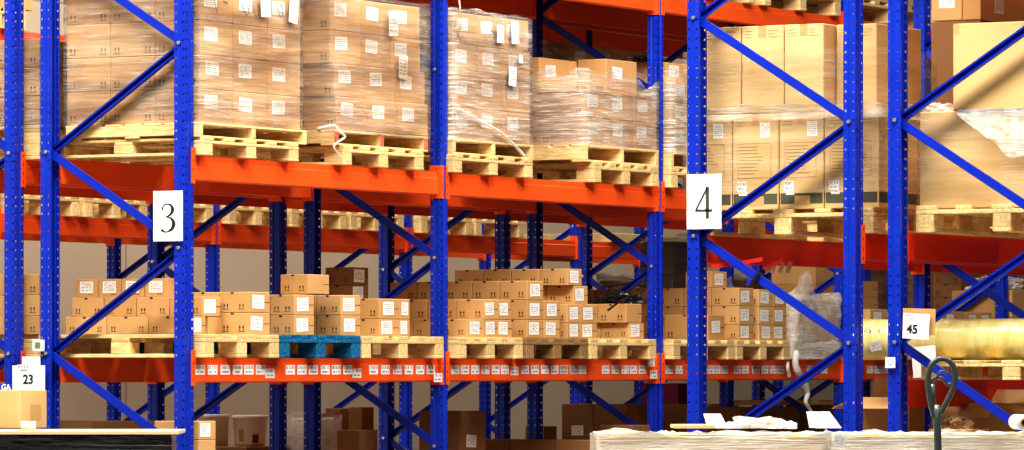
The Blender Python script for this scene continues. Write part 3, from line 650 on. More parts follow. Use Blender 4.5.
(-0.235,0.05,2.153,2.493,2.98,3.173,8,'taped brown carton of second upper load, third layer, right on aisle face','cartons of the second upper load'),
(-0.235,0.05,1.465,1.807,3.173,3.368,9,'taped brown carton of second upper load, fourth layer, left on aisle face','cartons of the second upper load'),
(-0.523,-0.238,1.465,1.807,3.173,3.368,1,'taped brown carton of second upper load, fourth layer, end face, second column in','cartons of the second upper load'),
(-0.811,-0.526,1.465,1.807,3.173,3.368,1,'taped brown carton of second upper load, fourth layer, end face, third column in','cartons of the second upper load'),
(-0.235,0.05,1.811,2.149,3.173,3.368,8,'taped brown carton of second upper load, fourth layer, middle on aisle face','cartons of the second upper load'),
(-0.235,0.05,2.153,2.487,3.173,3.368,8,'taped brown carton of second upper load, fourth layer, right on aisle face','cartons of the second upper load'),
(-0.235,0.05,2.878,3.184,2.597,2.792,9,'taped brown carton of third upper load, bottom layer, left on aisle face','cartons of the third upper load'),
(-0.523,-0.238,2.878,3.184,2.597,2.792,1,'taped brown carton of third upper load, bottom layer, end face, second column in','cartons of the third upper load'),
(-0.811,-0.526,2.878,3.184,2.597,2.792,1,'taped brown carton of third upper load, bottom layer, end face, third column in','cartons of the third upper load'),
(-0.235,0.05,3.188,3.505,2.597,2.792,8,'taped brown carton of third upper load, bottom layer, middle on aisle face','cartons of the third upper load'),
(-0.235,0.05,3.509,3.833,2.597,2.792,8,'taped brown carton of third upper load, bottom layer, right on aisle face','cartons of the third upper load'),
(-0.235,0.05,2.878,3.184,2.792,2.986,9,'taped brown carton of third upper load, second layer, left on aisle face','cartons of the third upper load'),
(-0.523,-0.238,2.878,3.184,2.792,2.986,1,'taped brown carton of third upper load, second layer, end face, second column in','cartons of the third upper load'),
(-0.811,-0.526,2.878,3.184,2.792,2.986,1,'taped brown carton of third upper load, second layer, end face, third column in','cartons of the third upper load'),
(-0.235,0.05,3.188,3.505,2.792,2.986,8,'taped brown carton of third upper load, second layer, middle on aisle face','cartons of the third upper load'),
(-0.235,0.05,3.509,3.833,2.792,2.986,8,'taped brown carton of third upper load, second layer, right on aisle face','cartons of the third upper load'),
(-0.235,0.05,2.878,3.184,2.986,3.177,9,'taped brown carton of third upper load, third layer, left on aisle face','cartons of the third upper load'),
(-0.523,-0.238,2.878,3.184,2.986,3.177,1,'taped brown carton of third upper load, third layer, end face, second column in','cartons of the third upper load'),
(-0.811,-0.526,2.878,3.184,2.986,3.177,1,'taped brown carton of third upper load, third layer, end face, third column in','cartons of the third upper load'),
(-0.235,0.05,3.188,3.505,2.986,3.177,8,'taped brown carton of third upper load, third layer, middle on aisle face','cartons of the third upper load'),
(-0.235,0.05,3.509,3.833,2.986,3.177,8,'taped brown carton of third upper load, third layer, right on aisle face','cartons of the third upper load'),
(-0.235,0.05,2.878,3.184,3.177,3.368,9,'taped brown carton of third upper load, fourth layer, left on aisle face','cartons of the third upper load'),
(-0.523,-0.238,2.878,3.184,3.177,3.368,1,'taped brown carton of third upper load, fourth layer, end face, second column in','cartons of the third upper load'),
(-0.811,-0.526,2.878,3.184,3.177,3.368,1,'taped brown carton of third upper load, fourth layer, end face, third column in','cartons of the third upper load'),
(-0.235,0.05,3.188,3.493,3.177,3.368,8,'taped brown carton of third upper load, fourth layer, middle on aisle face','cartons of the third upper load'),
(-0.235,0.05,3.497,3.814,3.177,3.368,8,'taped brown carton of third upper load, fourth layer, right on aisle face','cartons of the third upper load'),
(-0.275,0.05,4.538,4.868,2.631,2.803,9,'taped brown carton of fourth upper load, bottom layer, left on aisle face','cartons of the fourth upper load'),
(-0.603,-0.278,4.538,4.868,2.631,2.803,1,'taped brown carton of fourth upper load, bottom layer, end face, second column in','cartons of the fourth upper load'),
(-0.931,-0.606,4.538,4.868,2.631,2.803,1,'taped brown carton of fourth upper load, bottom layer, end face, third column in','cartons of the fourth upper load'),
(-0.275,0.05,4.872,5.209,2.631,2.803,8,'taped brown carton of fourth upper load, bottom layer, middle on aisle face','cartons of the fourth upper load'),
(-0.275,0.05,5.213,5.527,2.631,2.803,8,'taped brown carton of fourth upper load, bottom layer, right on aisle face','cartons of the fourth upper load'),
(-0.275,0.05,4.538,4.868,2.803,2.975,9,'taped brown carton of fourth upper load, second layer, left on aisle face','cartons of the fourth upper load'),
(-0.603,-0.278,4.538,4.868,2.803,2.975,1,'taped brown carton of fourth upper load, second layer, end face, second column in','cartons of the fourth upper load'),
(-0.931,-0.606,4.538,4.868,2.803,2.975,1,'taped brown carton of fourth upper load, second layer, end face, third column in','cartons of the fourth upper load'),
(-0.275,0.05,4.872,5.209,2.803,2.975,8,'taped brown carton of fourth upper load, second layer, middle on aisle face','cartons of the fourth upper load'),
(-0.275,0.05,5.213,5.527,2.803,2.975,8,'taped brown carton of fourth upper load, second layer, right on aisle face','cartons of the fourth upper load'),
(-0.605,-0.28,4.541,4.947,2.975,3.195,9,'taped brown carton of fourth upper load, set-back top, bottom layer, left on aisle face','cartons of the fourth upper load'),
(-0.933,-0.608,4.541,4.947,2.975,3.195,1,'taped brown carton of fourth upper load, set-back top, bottom layer, end face, second column in','cartons of the fourth upper load'),
(-0.605,-0.28,4.951,5.354,2.975,3.195,8,'taped brown carton of fourth upper load, set-back top, bottom layer, middle on aisle face','cartons of the fourth upper load'),
(-0.27,-0.06,5.034,5.456,2.975,3.206,9,'taped brown carton of fourth upper load, single top right, bottom layer, left on aisle face','cartons of the fourth upper load'),
(-0.275,0.05,5.728,6.067,2.633,2.797,9,'taped brown carton of fifth upper load, bottom layer, left on aisle face','cartons of the fifth upper load'),
(-0.603,-0.278,5.728,6.067,2.633,2.797,1,'taped brown carton of fifth upper load, bottom layer, end face, second column in','cartons of the fifth upper load'),
(-0.275,0.05,6.071,6.416,2.633,2.797,8,'taped brown carton of fifth upper load, bottom layer, middle on aisle face','cartons of the fifth upper load'),
(-0.275,0.05,5.728,6.067,2.797,2.955,9,'taped brown carton of fifth upper load, second layer, left on aisle face','cartons of the fifth upper load'),
(-0.603,-0.278,5.728,6.067,2.797,2.955,1,'taped brown carton of fifth upper load, second layer, end face, second column in','cartons of the fifth upper load'),
(-0.275,0.05,6.071,6.416,2.797,2.955,8,'taped brown carton of fifth upper load, second layer, middle on aisle face','cartons of the fifth upper load'),
(-0.275,0.05,5.728,6.067,2.955,3.087,9,'taped brown carton of fifth upper load, third layer, left on aisle face','cartons of the fifth upper load'),
(-0.603,-0.278,5.728,6.067,2.955,3.087,1,'taped brown carton of fifth upper load, third layer, end face, second column in','cartons of the fifth upper load'),
(-0.275,0.05,6.071,6.416,2.955,3.087,8,'taped brown carton of fifth upper load, third layer, middle on aisle face','cartons of the fifth upper load'),
(-0.425,-0.1,5.943,6.283,3.087,3.235,9,'taped brown carton of fifth upper load, top, bottom layer, left on aisle face','cartons of the fifth upper load'),
(-0.753,-0.428,5.943,6.283,3.087,3.235,1,'taped brown carton of fifth upper load, top, bottom layer, end face, second column in','cartons of the fifth upper load'),
(-0.425,-0.1,6.287,6.635,3.087,3.235,8,'taped brown carton of fifth upper load, top, bottom layer, middle on aisle face','cartons of the fifth upper load'),
(-1.34,-1.04,0.09,0.5,2.589,2.75,1,'shaded carton bottom layer on rear load left of sign 3, front from gap','cartons of the rear loads'),
(-1.64,-1.343,0.09,0.5,2.589,2.75,1,'shaded carton bottom layer on rear load left of sign 3, second from gap','cartons of the rear loads'),
(-1.94,-1.646,0.09,0.5,2.589,2.75,1,'shaded carton bottom layer on rear load left of sign 3, third from gap','cartons of the rear loads'),
(-1.34,-1.04,0.09,0.5,2.752,2.913,1,'shaded carton middle layer on rear load left of sign 3, front from gap','cartons of the rear loads'),
(-1.64,-1.343,0.09,0.5,2.752,2.913,1,'shaded carton middle layer on rear load left of sign 3, second from gap','cartons of the rear loads'),
(-1.94,-1.646,0.09,0.5,2.752,2.913,1,'shaded carton middle layer on rear load left of sign 3, third from gap','cartons of the rear loads'),
(-1.34,-1.04,0.09,0.5,2.915,3.076,1,'shaded carton top layer on rear load left of sign 3, front from gap','cartons of the rear loads'),
(-1.64,-1.343,0.09,0.5,2.915,3.076,1,'shaded carton top layer on rear load left of sign 3, second from gap','cartons of the rear loads'),
(-1.94,-1.646,0.09,0.5,2.915,3.076,1,'shaded carton top layer on rear load left of sign 3, third from gap','cartons of the rear loads'),
(-1.5,-1.05,2.95,3.305,2.589,2.827,64,'shaded triangle marked carton, bottom layer, seen left of second post, front column','cartons of the rear loads'),
(-1.5,-1.05,3.31,3.665,2.589,2.827,64,'shaded triangle marked carton, bottom layer, seen left of second post, second column','cartons of the rear loads'),
(-1.5,-1.05,3.67,4.025,2.589,2.827,64,'shaded triangle marked carton, bottom layer, seen left of second post, third column','cartons of the rear loads'),
(-1.5,-1.05,2.95,3.305,2.829,3.067,64,'shaded triangle marked carton, second layer, seen left of second post, front column','cartons of the rear loads'),
(-1.5,-1.05,3.31,3.665,2.829,3.067,64,'shaded triangle marked carton, second layer, seen left of second post, second column','cartons of the rear loads'),
(-1.5,-1.05,3.67,4.025,2.829,3.067,64,'shaded triangle marked carton, second layer, seen left of second post, third column','cartons of the rear loads'),
(-1.5,-1.05,2.95,3.305,3.069,3.307,64,'shaded triangle marked carton, third layer, seen left of second post, front column','cartons of the rear loads'),
(-1.5,-1.05,3.31,3.665,3.069,3.307,64,'shaded triangle marked carton, third layer, seen left of second post, second column','cartons of the rear loads'),
(-1.5,-1.05,3.67,4.025,3.069,3.307,64,'shaded triangle marked carton, third layer, seen left of second post, third column','cartons of the rear loads'),
(-1.5,-1.05,2.95,3.305,3.309,3.547,64,'shaded triangle marked carton, top layer, seen left of second post, front column','cartons of the rear loads'),
(-1.5,-1.05,3.31,3.665,3.309,3.547,64,'shaded triangle marked carton, top layer, seen left of second post, second column','cartons of the rear loads'),
(-1.5,-1.05,3.67,4.025,3.309,3.547,64,'shaded triangle marked carton, top layer, seen left of second post, third column','cartons of the rear loads'),
(-1.5,-1.06,5.986,6.362,2.589,2.792,0,'carton on rear load above fourth upper load, bottom layer, column front along','cartons of the rear loads'),
(-1.5,-1.06,6.366,6.742,2.589,2.792,0,'carton on rear load above fourth upper load, bottom layer, column second along','cartons of the rear loads'),
(-1.5,-1.06,6.746,7.122,2.589,2.792,0,'carton on rear load above fourth upper load, bottom layer, column third along','cartons of the rear loads'),
(-1.5,-1.06,7.126,7.502,2.589,2.792,0,'carton on rear load above fourth upper load, bottom layer, column fourth along','cartons of the rear loads'),
(-1.5,-1.06,5.986,6.362,2.794,2.997,0,'carton on rear load above fourth upper load, second layer, column front along','cartons of the rear loads'),
(-1.5,-1.06,6.366,6.742,2.794,2.997,0,'carton on rear load above fourth upper load, second layer, column second along','cartons of the rear loads'),
(-1.5,-1.06,6.746,7.122,2.794,2.997,0,'carton on rear load above fourth upper load, second layer, column third along','cartons of the rear loads'),
(-1.5,-1.06,7.126,7.502,2.794,2.997,0,'carton on rear load above fourth upper load, second layer, column fourth along','cartons of the rear loads'),
(-1.5,-1.06,5.986,6.362,2.999,3.202,0,'carton on rear load above fourth upper load, third layer, column front along','cartons of the rear loads'),
(-1.5,-1.06,6.366,6.742,2.999,3.202,0,'carton on rear load above fourth upper load, third layer, column second along','cartons of the rear loads'),
(-1.5,-1.06,6.746,7.122,2.999,3.202,0,'carton on rear load above fourth upper load, third layer, column third along','cartons of the rear loads'),
(-1.5,-1.06,7.126,7.502,2.999,3.202,0,'carton on rear load above fourth upper load, third layer, column fourth along','cartons of the rear loads'),
(-1.5,-1.06,5.986,6.362,3.204,3.407,8,'carton on rear load above fourth upper load, top layer, column front along','cartons of the rear loads'),
(-1.5,-1.06,6.366,6.742,3.204,3.407,8,'carton on rear load above fourth upper load, top layer, column second along','cartons of the rear loads'),
(-1.5,-1.06,6.746,7.122,3.204,3.407,8,'carton on rear load above fourth upper load, top layer, column third along','cartons of the rear loads'),
(-1.5,-1.06,7.126,7.502,3.204,3.407,8,'carton on rear load above fourth upper load, top layer, column fourth along','cartons of the rear loads'),
(3.085,3.353,0.12,0.66,2.031,2.532,128,'tall tan carton with dark band, first of lower tier in sign 4 frame','tall cartons in the sign 4 frame'),
(3.359,3.626,0.12,0.66,2.031,2.532,128,'tall tan carton with dark band, second of lower tier in sign 4 frame','tall cartons in the sign 4 frame'),
(3.633,3.888,0.12,0.66,2.031,2.532,128,'tall tan carton with dark band, third of lower tier in sign 4 frame','tall cartons in the sign 4 frame'),
(3.894,4.202,0.12,0.66,2.031,2.532,128,'tall tan carton with dark band, fourth of lower tier in sign 4 frame','tall cartons in the sign 4 frame'),
(3.162,3.406,0.12,0.67,2.536,2.993,256,'tall tan carton, first of upper tier in sign 4 frame','tall cartons in the sign 4 frame'),
(3.413,3.656,0.12,0.67,2.536,2.993,256,'tall tan carton, second of upper tier in sign 4 frame','tall cartons in the sign 4 frame'),
(3.662,3.888,0.12,0.67,2.536,2.993,256,'tall tan carton, third of upper tier in sign 4 frame','tall cartons in the sign 4 frame'),
(3.898,4.13,0.25,0.8,2.536,2.993,256,'tall tan carton, fourth of upper tier in sign 4 frame','tall cartons in the sign 4 frame'),
(4.43,5.34,0.13,1.2,2.022,2.519,0,'huge film wrapped carton on pallet behind post of sign 45','big cartons beside sign 45'),
(4.631,5.42,0.1,0.8,2.52,2.963,1024,'large plain tan carton tilted on top of film wrapped carton, upper right','big cartons beside sign 45'),
(3.865,4.16,1.5,2.1,2.584,3.086,512,'brown carton with printed lines behind large plain carton','cartons behind the large plain carton'),
(3.865,4.16,1.5,2.1,2.034,2.582,0,'brown carton hidden low behind big wrapped carton','cartons behind the large plain carton'),
(3.871,4.049,1.5,2.1,3.088,3.276,16,'carton with small sticker at top edge above large plain carton','cartons behind the large plain carton'),
(4.052,4.16,1.5,2.1,3.088,3.254,8,'carton with tall sticker at top edge, upper right','cartons behind the large plain carton'),
(-0.961,-0.601,-0.72,-0.463,0.871,1.084,2048,'tan carton with a tape roll in front, on the chipboard panel below sign 23','foreground cartons'),
(-0.654,-0.374,0.2,0.359,1.393,1.496,5,'brown carton on post pallet, bottom layer, second in row','cartons on the lower shelf'),
(-0.938,-0.658,0.2,0.359,1.393,1.496,5,'brown carton on post pallet, bottom layer, third in row','cartons on the lower shelf'),
(-0.564,-0.344,0.368,0.56,1.496,1.608,5,'brown carton on post pallet, top layer, second in row','cartons on the lower shelf'),
(-0.788,-0.568,0.368,0.56,1.496,1.608,5,'brown carton on post pallet, top layer, third in row','cartons on the lower shelf'),
(-1.012,-0.792,0.368,0.56,1.496,1.608,5,'brown carton on post pallet, top layer, fourth in row','cartons on the lower shelf'),
(-0.564,-0.344,0.428,0.571,1.393,1.493,1,'brown carton on post pallet, hidden second row, second in row','cartons on the lower shelf'),
(-0.788,-0.568,0.428,0.571,1.393,1.493,1,'brown carton on post pallet, hidden second row, third in row','cartons on the lower shelf'),
(-1.012,-0.792,0.428,0.571,1.393,1.493,1,'brown carton on post pallet, hidden second row, fourth in row','cartons on the lower shelf'),
(-0.734,-0.579,0.464,0.635,1.608,1.716,18,'brown carton with address sticker behind sign 3 frame, second in row','stickered cartons behind the end frame'),
(-0.893,-0.738,0.464,0.635,1.608,1.716,18,'brown carton with address sticker behind sign 3 frame, third in row','stickered cartons behind the end frame'),
(-1.052,-0.897,0.464,0.635,1.608,1.716,18,'brown carton with address sticker behind sign 3 frame, fourth in row','stickered cartons behind the end frame'),
(-0.344,-0.149,0.583,0.811,1.393,1.519,5,'brown carton left of blue pallet, bottom layer, second in row','cartons on the lower shelf'),
(-0.543,-0.348,0.583,0.811,1.393,1.519,5,'brown carton left of blue pallet, bottom layer, third in row','cartons on the lower shelf'),
(-0.344,-0.149,0.583,0.811,1.519,1.637,5,'brown carton left of blue pallet, top layer, second in row','cartons on the lower shelf'),
(-0.284,-0.119,1.072,1.29,1.393,1.509,5,'brown carton on left of blue pallet, bottom layer, second in row','cartons on the lower shelf'),
(-0.453,-0.288,1.072,1.29,1.393,1.509,5,'brown carton on left of blue pallet, bottom layer, third in row','cartons on the lower shelf'),
(-0.622,-0.457,1.072,1.29,1.393,1.509,5,'brown carton on left of blue pallet, bottom layer, fourth in row','cartons on the lower shelf'),
(-0.284,-0.119,1.072,1.287,1.509,1.628,5,'brown carton on left of blue pallet, top layer, second in row','cartons on the lower shelf'),
(-0.453,-0.288,1.072,1.287,1.509,1.628,5,'brown carton on left of blue pallet, top layer, third in row','cartons on the lower shelf'),
(-0.622,-0.457,1.072,1.287,1.509,1.628,5,'brown carton on left of blue pallet, top layer, fourth in row','cartons on the lower shelf'),
(-0.294,-0.124,1.587,1.803,1.393,1.514,5,'brown carton on right of blue pallet, bottom layer, second in row','cartons on the lower shelf'),
(-0.468,-0.298,1.587,1.803,1.393,1.514,5,'brown carton on right of blue pallet, bottom layer, third in row','cartons on the lower shelf'),
(-0.642,-0.472,1.587,1.803,1.393,1.514,5,'brown carton on right of blue pallet, bottom layer, fourth in row','cartons on the lower shelf'),
(-0.294,-0.124,1.587,1.803,1.514,1.632,5,'brown carton on right of blue pallet, top layer, second in row','cartons on the lower shelf'),
(-0.468,-0.298,1.587,1.803,1.514,1.632,5,'brown carton on right of blue pallet, top layer, third in row','cartons on the lower shelf'),
(-0.642,-0.472,1.587,1.803,1.514,1.632,5,'brown carton on right of blue pallet, top layer, fourth in row','cartons on the lower shelf'),
(-0.354,-0.154,2.016,2.242,1.393,1.495,5,'brown carton right of blue pallet, bottom layer, second in row','cartons on the lower shelf'),
(-0.558,-0.358,2.016,2.242,1.393,1.495,5,'brown carton right of blue pallet, bottom layer, third in row','cartons on the lower shelf'),
(-0.354,-0.154,2.016,2.242,1.495,1.617,5,'brown carton right of blue pallet, top layer, second in row','cartons on the lower shelf'),
(-0.558,-0.358,2.016,2.242,1.495,1.617,5,'brown carton right of blue pallet, top layer, third in row','cartons on the lower shelf'),
(-0.334,-0.144,3.053,3.245,1.393,1.504,5,'brown carton just right of second blue post, bottom layer, second in row','cartons on the lower shelf'),
(-0.334,-0.144,3.249,3.425,1.393,1.504,12,'brown carton just right of second blue post, bottom layer, hidden one, second in row','cartons on the lower shelf'),
(-0.334,-0.144,3.429,3.605,1.393,1.504,12,'brown carton just right of second blue post, bottom layer, hidden two, second in row','cartons on the lower shelf'),
(-0.528,-0.338,3.053,3.245,1.393,1.504,5,'brown carton just right of second blue post, bottom layer, third in row','cartons on the lower shelf'),
(-0.528,-0.338,3.249,3.425,1.393,1.504,12,'brown carton just right of second blue post, bottom layer, hidden one, third in row','cartons on the lower shelf'),
(-0.528,-0.338,3.429,3.605,1.393,1.504,12,'brown carton just right of second blue post, bottom layer, hidden two, third in row','cartons on the lower shelf'),
(-0.722,-0.532,3.053,3.245,1.393,1.504,5,'brown carton just right of second blue post, bottom layer, fourth in row','cartons on the lower shelf'),
(-0.722,-0.532,3.249,3.425,1.393,1.504,12,'brown carton just right of second blue post, bottom layer, hidden one, fourth in row','cartons on the lower shelf'),
(-0.722,-0.532,3.429,3.605,1.393,1.504,12,'brown carton just right of second blue post, bottom layer, hidden two, fourth in row','cartons on the lower shelf'),
(-0.916,-0.726,3.053,3.245,1.393,1.504,5,'brown carton just right of second blue post, bottom layer, fifth in row','cartons on the lower shelf'),
(-0.916,-0.726,3.249,3.425,1.393,1.504,12,'brown carton just right of second blue post, bottom layer, hidden one, fifth in row','cartons on the lower shelf'),
(-0.916,-0.726,3.429,3.605,1.393,1.504,12,'brown carton just right of second blue post, bottom layer, hidden two, fifth in row','cartons on the lower shelf'),
(-0.354,-0.154,3.261,3.43,1.504,1.628,5,'brown carton just right of second blue post, top layer, second in row','cartons on the lower shelf'),
(-0.558,-0.358,3.261,3.43,1.504,1.628,5,'brown carton just right of second blue post, top layer, third in row','cartons on the lower shelf'),
(-0.762,-0.562,3.261,3.43,1.504,1.628,5,'brown carton just right of second blue post, top layer, fourth in row','cartons on the lower shelf'),
(-0.346,-0.15,3.799,4.012,1.393,1.507,5,'brown carton in tallest stack, bay two, bottom layer, second in row','cartons on the lower shelf'),
(-0.546,-0.35,3.799,4.012,1.393,1.507,5,'brown carton in tallest stack, bay two, bottom layer, third in row','cartons on the lower shelf'),
(-0.746,-0.55,3.799,4.012,1.393,1.507,5,'brown carton in tallest stack, bay two, bottom layer, fourth in row','cartons on the lower shelf'),
(-0.946,-0.75,3.799,4.012,1.393,1.507,5,'brown carton in tallest stack, bay two, bottom layer, fifth in row','cartons on the lower shelf'),
(-0.346,-0.15,3.799,4.012,1.507,1.629,5,'brown carton in tallest stack, bay two, middle layer, second in row','cartons on the lower shelf'),
(-0.546,-0.35,3.799,4.012,1.507,1.629,5,'brown carton in tallest stack, bay two, middle layer, third in row','cartons on the lower shelf'),
(-0.746,-0.55,3.799,4.012,1.507,1.629,5,'brown carton in tallest stack, bay two, middle layer, fourth in row','cartons on the lower shelf'),
(-0.946,-0.75,3.799,4.012,1.507,1.629,5,'brown carton in tallest stack, bay two, middle layer, fifth in row','cartons on the lower shelf'),
(-0.346,-0.15,3.799,4.007,1.629,1.75,5,'brown carton in tallest stack, bay two, top layer, second in row','cartons on the lower shelf'),
(-0.546,-0.35,3.799,4.007,1.629,1.75,5,'brown carton in tallest stack, bay two, top layer, third in row','cartons on the lower shelf'),
(-0.746,-0.55,3.799,4.007,1.629,1.75,5,'brown carton in tallest stack, bay two, top layer, fourth in row','cartons on the lower shelf'),
(-0.946,-0.75,3.799,4.007,1.629,1.75,5,'brown carton in tallest stack, bay two, top layer, fifth in row','cartons on the lower shelf'),
(-0.354,-0.154,4.314,4.489,1.393,1.49,5,'brown carton on weathered pallet, bay two, bottom layer, second in row','cartons on the lower shelf'),
(-0.354,-0.154,4.493,4.707,1.393,1.49,12,'brown carton on weathered pallet, bay two, bottom layer, hidden one, second in row','cartons on the lower shelf'),
(-0.558,-0.358,4.314,4.489,1.393,1.49,5,'brown carton on weathered pallet, bay two, bottom layer, third in row','cartons on the lower shelf'),
(-0.558,-0.358,4.493,4.707,1.393,1.49,12,'brown carton on weathered pallet, bay two, bottom layer, hidden one, third in row','cartons on the lower shelf'),
(-0.762,-0.562,4.314,4.489,1.393,1.49,5,'brown carton on weathered pallet, bay two, bottom layer, fourth in row','cartons on the lower shelf'),
(-0.762,-0.562,4.493,4.707,1.393,1.49,12,'brown carton on weathered pallet, bay two, bottom layer, hidden one, fourth in row','cartons on the lower shelf'),
(-0.354,-0.154,4.314,4.489,1.49,1.61,5,'brown carton on weathered pallet, bay two, second layer, second in row','cartons on the lower shelf'),
(-0.354,-0.154,4.493,4.707,1.49,1.61,12,'brown carton on weathered pallet, bay two, second layer, hidden one, second in row','cartons on the lower shelf'),
(-0.558,-0.358,4.314,4.489,1.49,1.61,5,'brown carton on weathered pallet, bay two, second layer, third in row','cartons on the lower shelf'),
(-0.558,-0.358,4.493,4.707,1.49,1.61,12,'brown carton on weathered pallet, bay two, second layer, hidden one, third in row','cartons on the lower shelf'),
(-0.762,-0.562,4.314,4.489,1.49,1.61,5,'brown carton on weathered pallet, bay two, second layer, fourth in row','cartons on the lower shelf'),
(-0.762,-0.562,4.493,4.707,1.49,1.61,12,'brown carton on weathered pallet, bay two, second layer, hidden one, fourth in row','cartons on the lower shelf'),
(-0.374,-0.174,4.442,4.623,1.61,1.729,5,'brown carton on weathered pallet, bay two, third layer, second in row','cartons on the lower shelf'),
(-0.578,-0.378,4.442,4.623,1.61,1.729,5,'brown carton on weathered pallet, bay two, third layer, third in row','cartons on the lower shelf'),
(-0.782,-0.582,4.442,4.623,1.61,1.729,5,'brown carton on weathered pallet, bay two, third layer, fourth in row','cartons on the lower shelf'),
(-0.384,-0.179,4.363,4.544,1.729,1.836,5,'brown carton on weathered pallet, bay two, top layer, second in row','cartons on the lower shelf'),
(-0.593,-0.388,4.363,4.544,1.729,1.836,5,'brown carton on weathered pallet, bay two, top layer, third in row','cartons on the lower shelf'),
(-0.802,-0.597,4.363,4.544,1.729,1.836,5,'brown carton on weathered pallet, bay two, top layer, fourth in row','cartons on the lower shelf'),
(-0.374,-0.164,5.149,5.347,1.393,1.497,5,'brown carton left of third blue post, bottom layer, second in row','cartons on the lower shelf'),
(-0.588,-0.378,5.149,5.347,1.393,1.497,5,'brown carton left of third blue post, bottom layer, third in row','cartons on the lower shelf'),
(-0.802,-0.592,5.149,5.347,1.393,1.497,5,'brown carton left of third blue post, bottom layer, fourth in row','cartons on the lower shelf'),
(-0.374,-0.164,5.103,5.319,1.497,1.622,5,'brown carton left of third blue post, top layer, second in row','cartons on the lower shelf'),
(-0.588,-0.378,5.103,5.319,1.497,1.622,5,'brown carton left of third blue post, top layer, third in row','cartons on the lower shelf'),
(-0.802,-0.592,5.103,5.319,1.497,1.622,5,'brown carton left of third blue post, top layer, fourth in row','cartons on the lower shelf'),
(-0.794,-0.574,6.238,6.37,1.393,1.507,5,'brown carton deep in shade by third post, bottom layer, second in row','cartons on the lower shelf'),
(-1.018,-0.798,6.238,6.37,1.393,1.507,5,'brown carton deep in shade by third post, bottom layer, third in row','cartons on the lower shelf'),
(-0.794,-0.574,6.238,6.37,1.507,1.621,5,'brown carton deep in shade by third post, middle layer, second in row','cartons on the lower shelf'),
(-1.018,-0.798,6.238,6.37,1.507,1.621,5,'brown carton deep in shade by third post, middle layer, third in row','cartons on the lower shelf'),
(-0.794,-0.574,6.238,6.37,1.621,1.735,5,'brown carton deep in shade by third post, top layer, second in row','cartons on the lower shelf'),
(-1.018,-0.798,6.238,6.37,1.621,1.735,5,'brown carton deep in shade by third post, top layer, third in row','cartons on the lower shelf'),
(-0.374,-0.164,6.716,6.931,1.393,1.499,5,'brown carton inside sign 4 frame, left stack, bottom layer, second in row','cartons on the lower shelf'),
(-0.588,-0.378,6.716,6.931,1.393,1.499,5,'brown carton inside sign 4 frame, left stack, bottom layer, third in row','cartons on the lower shelf'),
(-0.802,-0.592,6.716,6.931,1.393,1.499,5,'brown carton inside sign 4 frame, left stack, bottom layer, fourth in row','cartons on the lower shelf'),
(-0.374,-0.164,6.716,6.931,1.499,1.624,5,'brown carton inside sign 4 frame, left stack, middle layer, second in row','cartons on the lower shelf'),
(-0.588,-0.378,6.716,6.931,1.499,1.624,5,'brown carton inside sign 4 frame, left stack, middle layer, third in row','cartons on the lower shelf'),
(-0.802,-0.592,6.716,6.931,1.499,1.624,5,'brown carton inside sign 4 frame, left stack, middle layer, fourth in row','cartons on the lower shelf'),
(-0.374,-0.164,6.716,6.931,1.624,1.749,5,'brown carton inside sign 4 frame, left stack, top layer, second in row','cartons on the lower shelf'),
(-0.588,-0.378,6.716,6.931,1.624,1.749,5,'brown carton inside sign 4 frame, left stack, top layer, third in row','cartons on the lower shelf'),
(-0.802,-0.592,6.716,6.931,1.624,1.749,5,'brown carton inside sign 4 frame, left stack, top layer, fourth in row','cartons on the lower shelf'),
(-0.354,-0.154,7.016,7.226,1.393,1.498,5,'brown carton inside sign 4 frame, right stack, bottom layer, second in row','cartons on the lower shelf'),
(-0.558,-0.358,7.016,7.226,1.393,1.498,5,'brown carton inside sign 4 frame, right stack, bottom layer, third in row','cartons on the lower shelf'),
(-0.354,-0.154,7.016,7.226,1.498,1.624,5,'brown carton inside sign 4 frame, right stack, middle layer, second in row','cartons on the lower shelf'),
(-0.558,-0.358,7.016,7.226,1.498,1.624,5,'brown carton inside sign 4 frame, right stack, middle layer, third in row','cartons on the lower shelf'),
(-0.354,-0.154,7.016,7.226,1.624,1.743,5,'brown carton inside sign 4 frame, right stack, top layer, second in row','cartons on the lower shelf'),
(-0.454,-0.204,8.775,9.072,1.393,1.498,5,'brown carton in slot between twin posts, front, bottom layer, second in row','cartons on the lower shelf'),
(-0.454,-0.204,8.775,9.072,1.498,1.626,5,'brown carton in slot between twin posts, front, top layer, second in row','cartons on the lower shelf'),
(-0.394,-0.174,9.936,10.429,1.393,1.492,5,'brown carton in low row above yellow roll, bottom layer, second in row','cartons on the lower shelf'),
(-0.394,-0.174,9.936,10.429,1.492,1.624,5,'brown carton in low row above yellow roll, top layer, second in row','cartons on the lower shelf'),
(-0.984,-0.744,11.561,12.008,1.393,1.521,5,'brown carton stacked beyond sign 45, bottom layer, second in row','cartons on the lower shelf'),
(-0.984,-0.744,11.561,12.008,1.521,1.651,5,'brown carton stacked beyond sign 45, second layer, second in row','cartons on the lower shelf'),
(-0.984,-0.744,11.561,12.008,1.651,1.751,5,'brown carton stacked beyond sign 45, third layer, second in row','cartons on the lower shelf'),
(-0.984,-0.744,11.561,12.008,1.751,1.851,5,'brown carton stacked beyond sign 45, fourth layer, second in row','cartons on the lower shelf'),
(-0.984,-0.744,11.561,12.008,1.851,1.951,5,'brown carton stacked beyond sign 45, top layer, second in row','cartons on the lower shelf'),
(-1.524,-1.284,0.086,0.24,1.393,1.5,1,'brown carton behind twin posts, left edge, bottom layer, second in row','cartons on the rear rack'),
(-1.768,-1.528,0.086,0.24,1.393,1.5,1,'brown carton behind twin posts, left edge, bottom layer, third in row','cartons on the rear rack'),
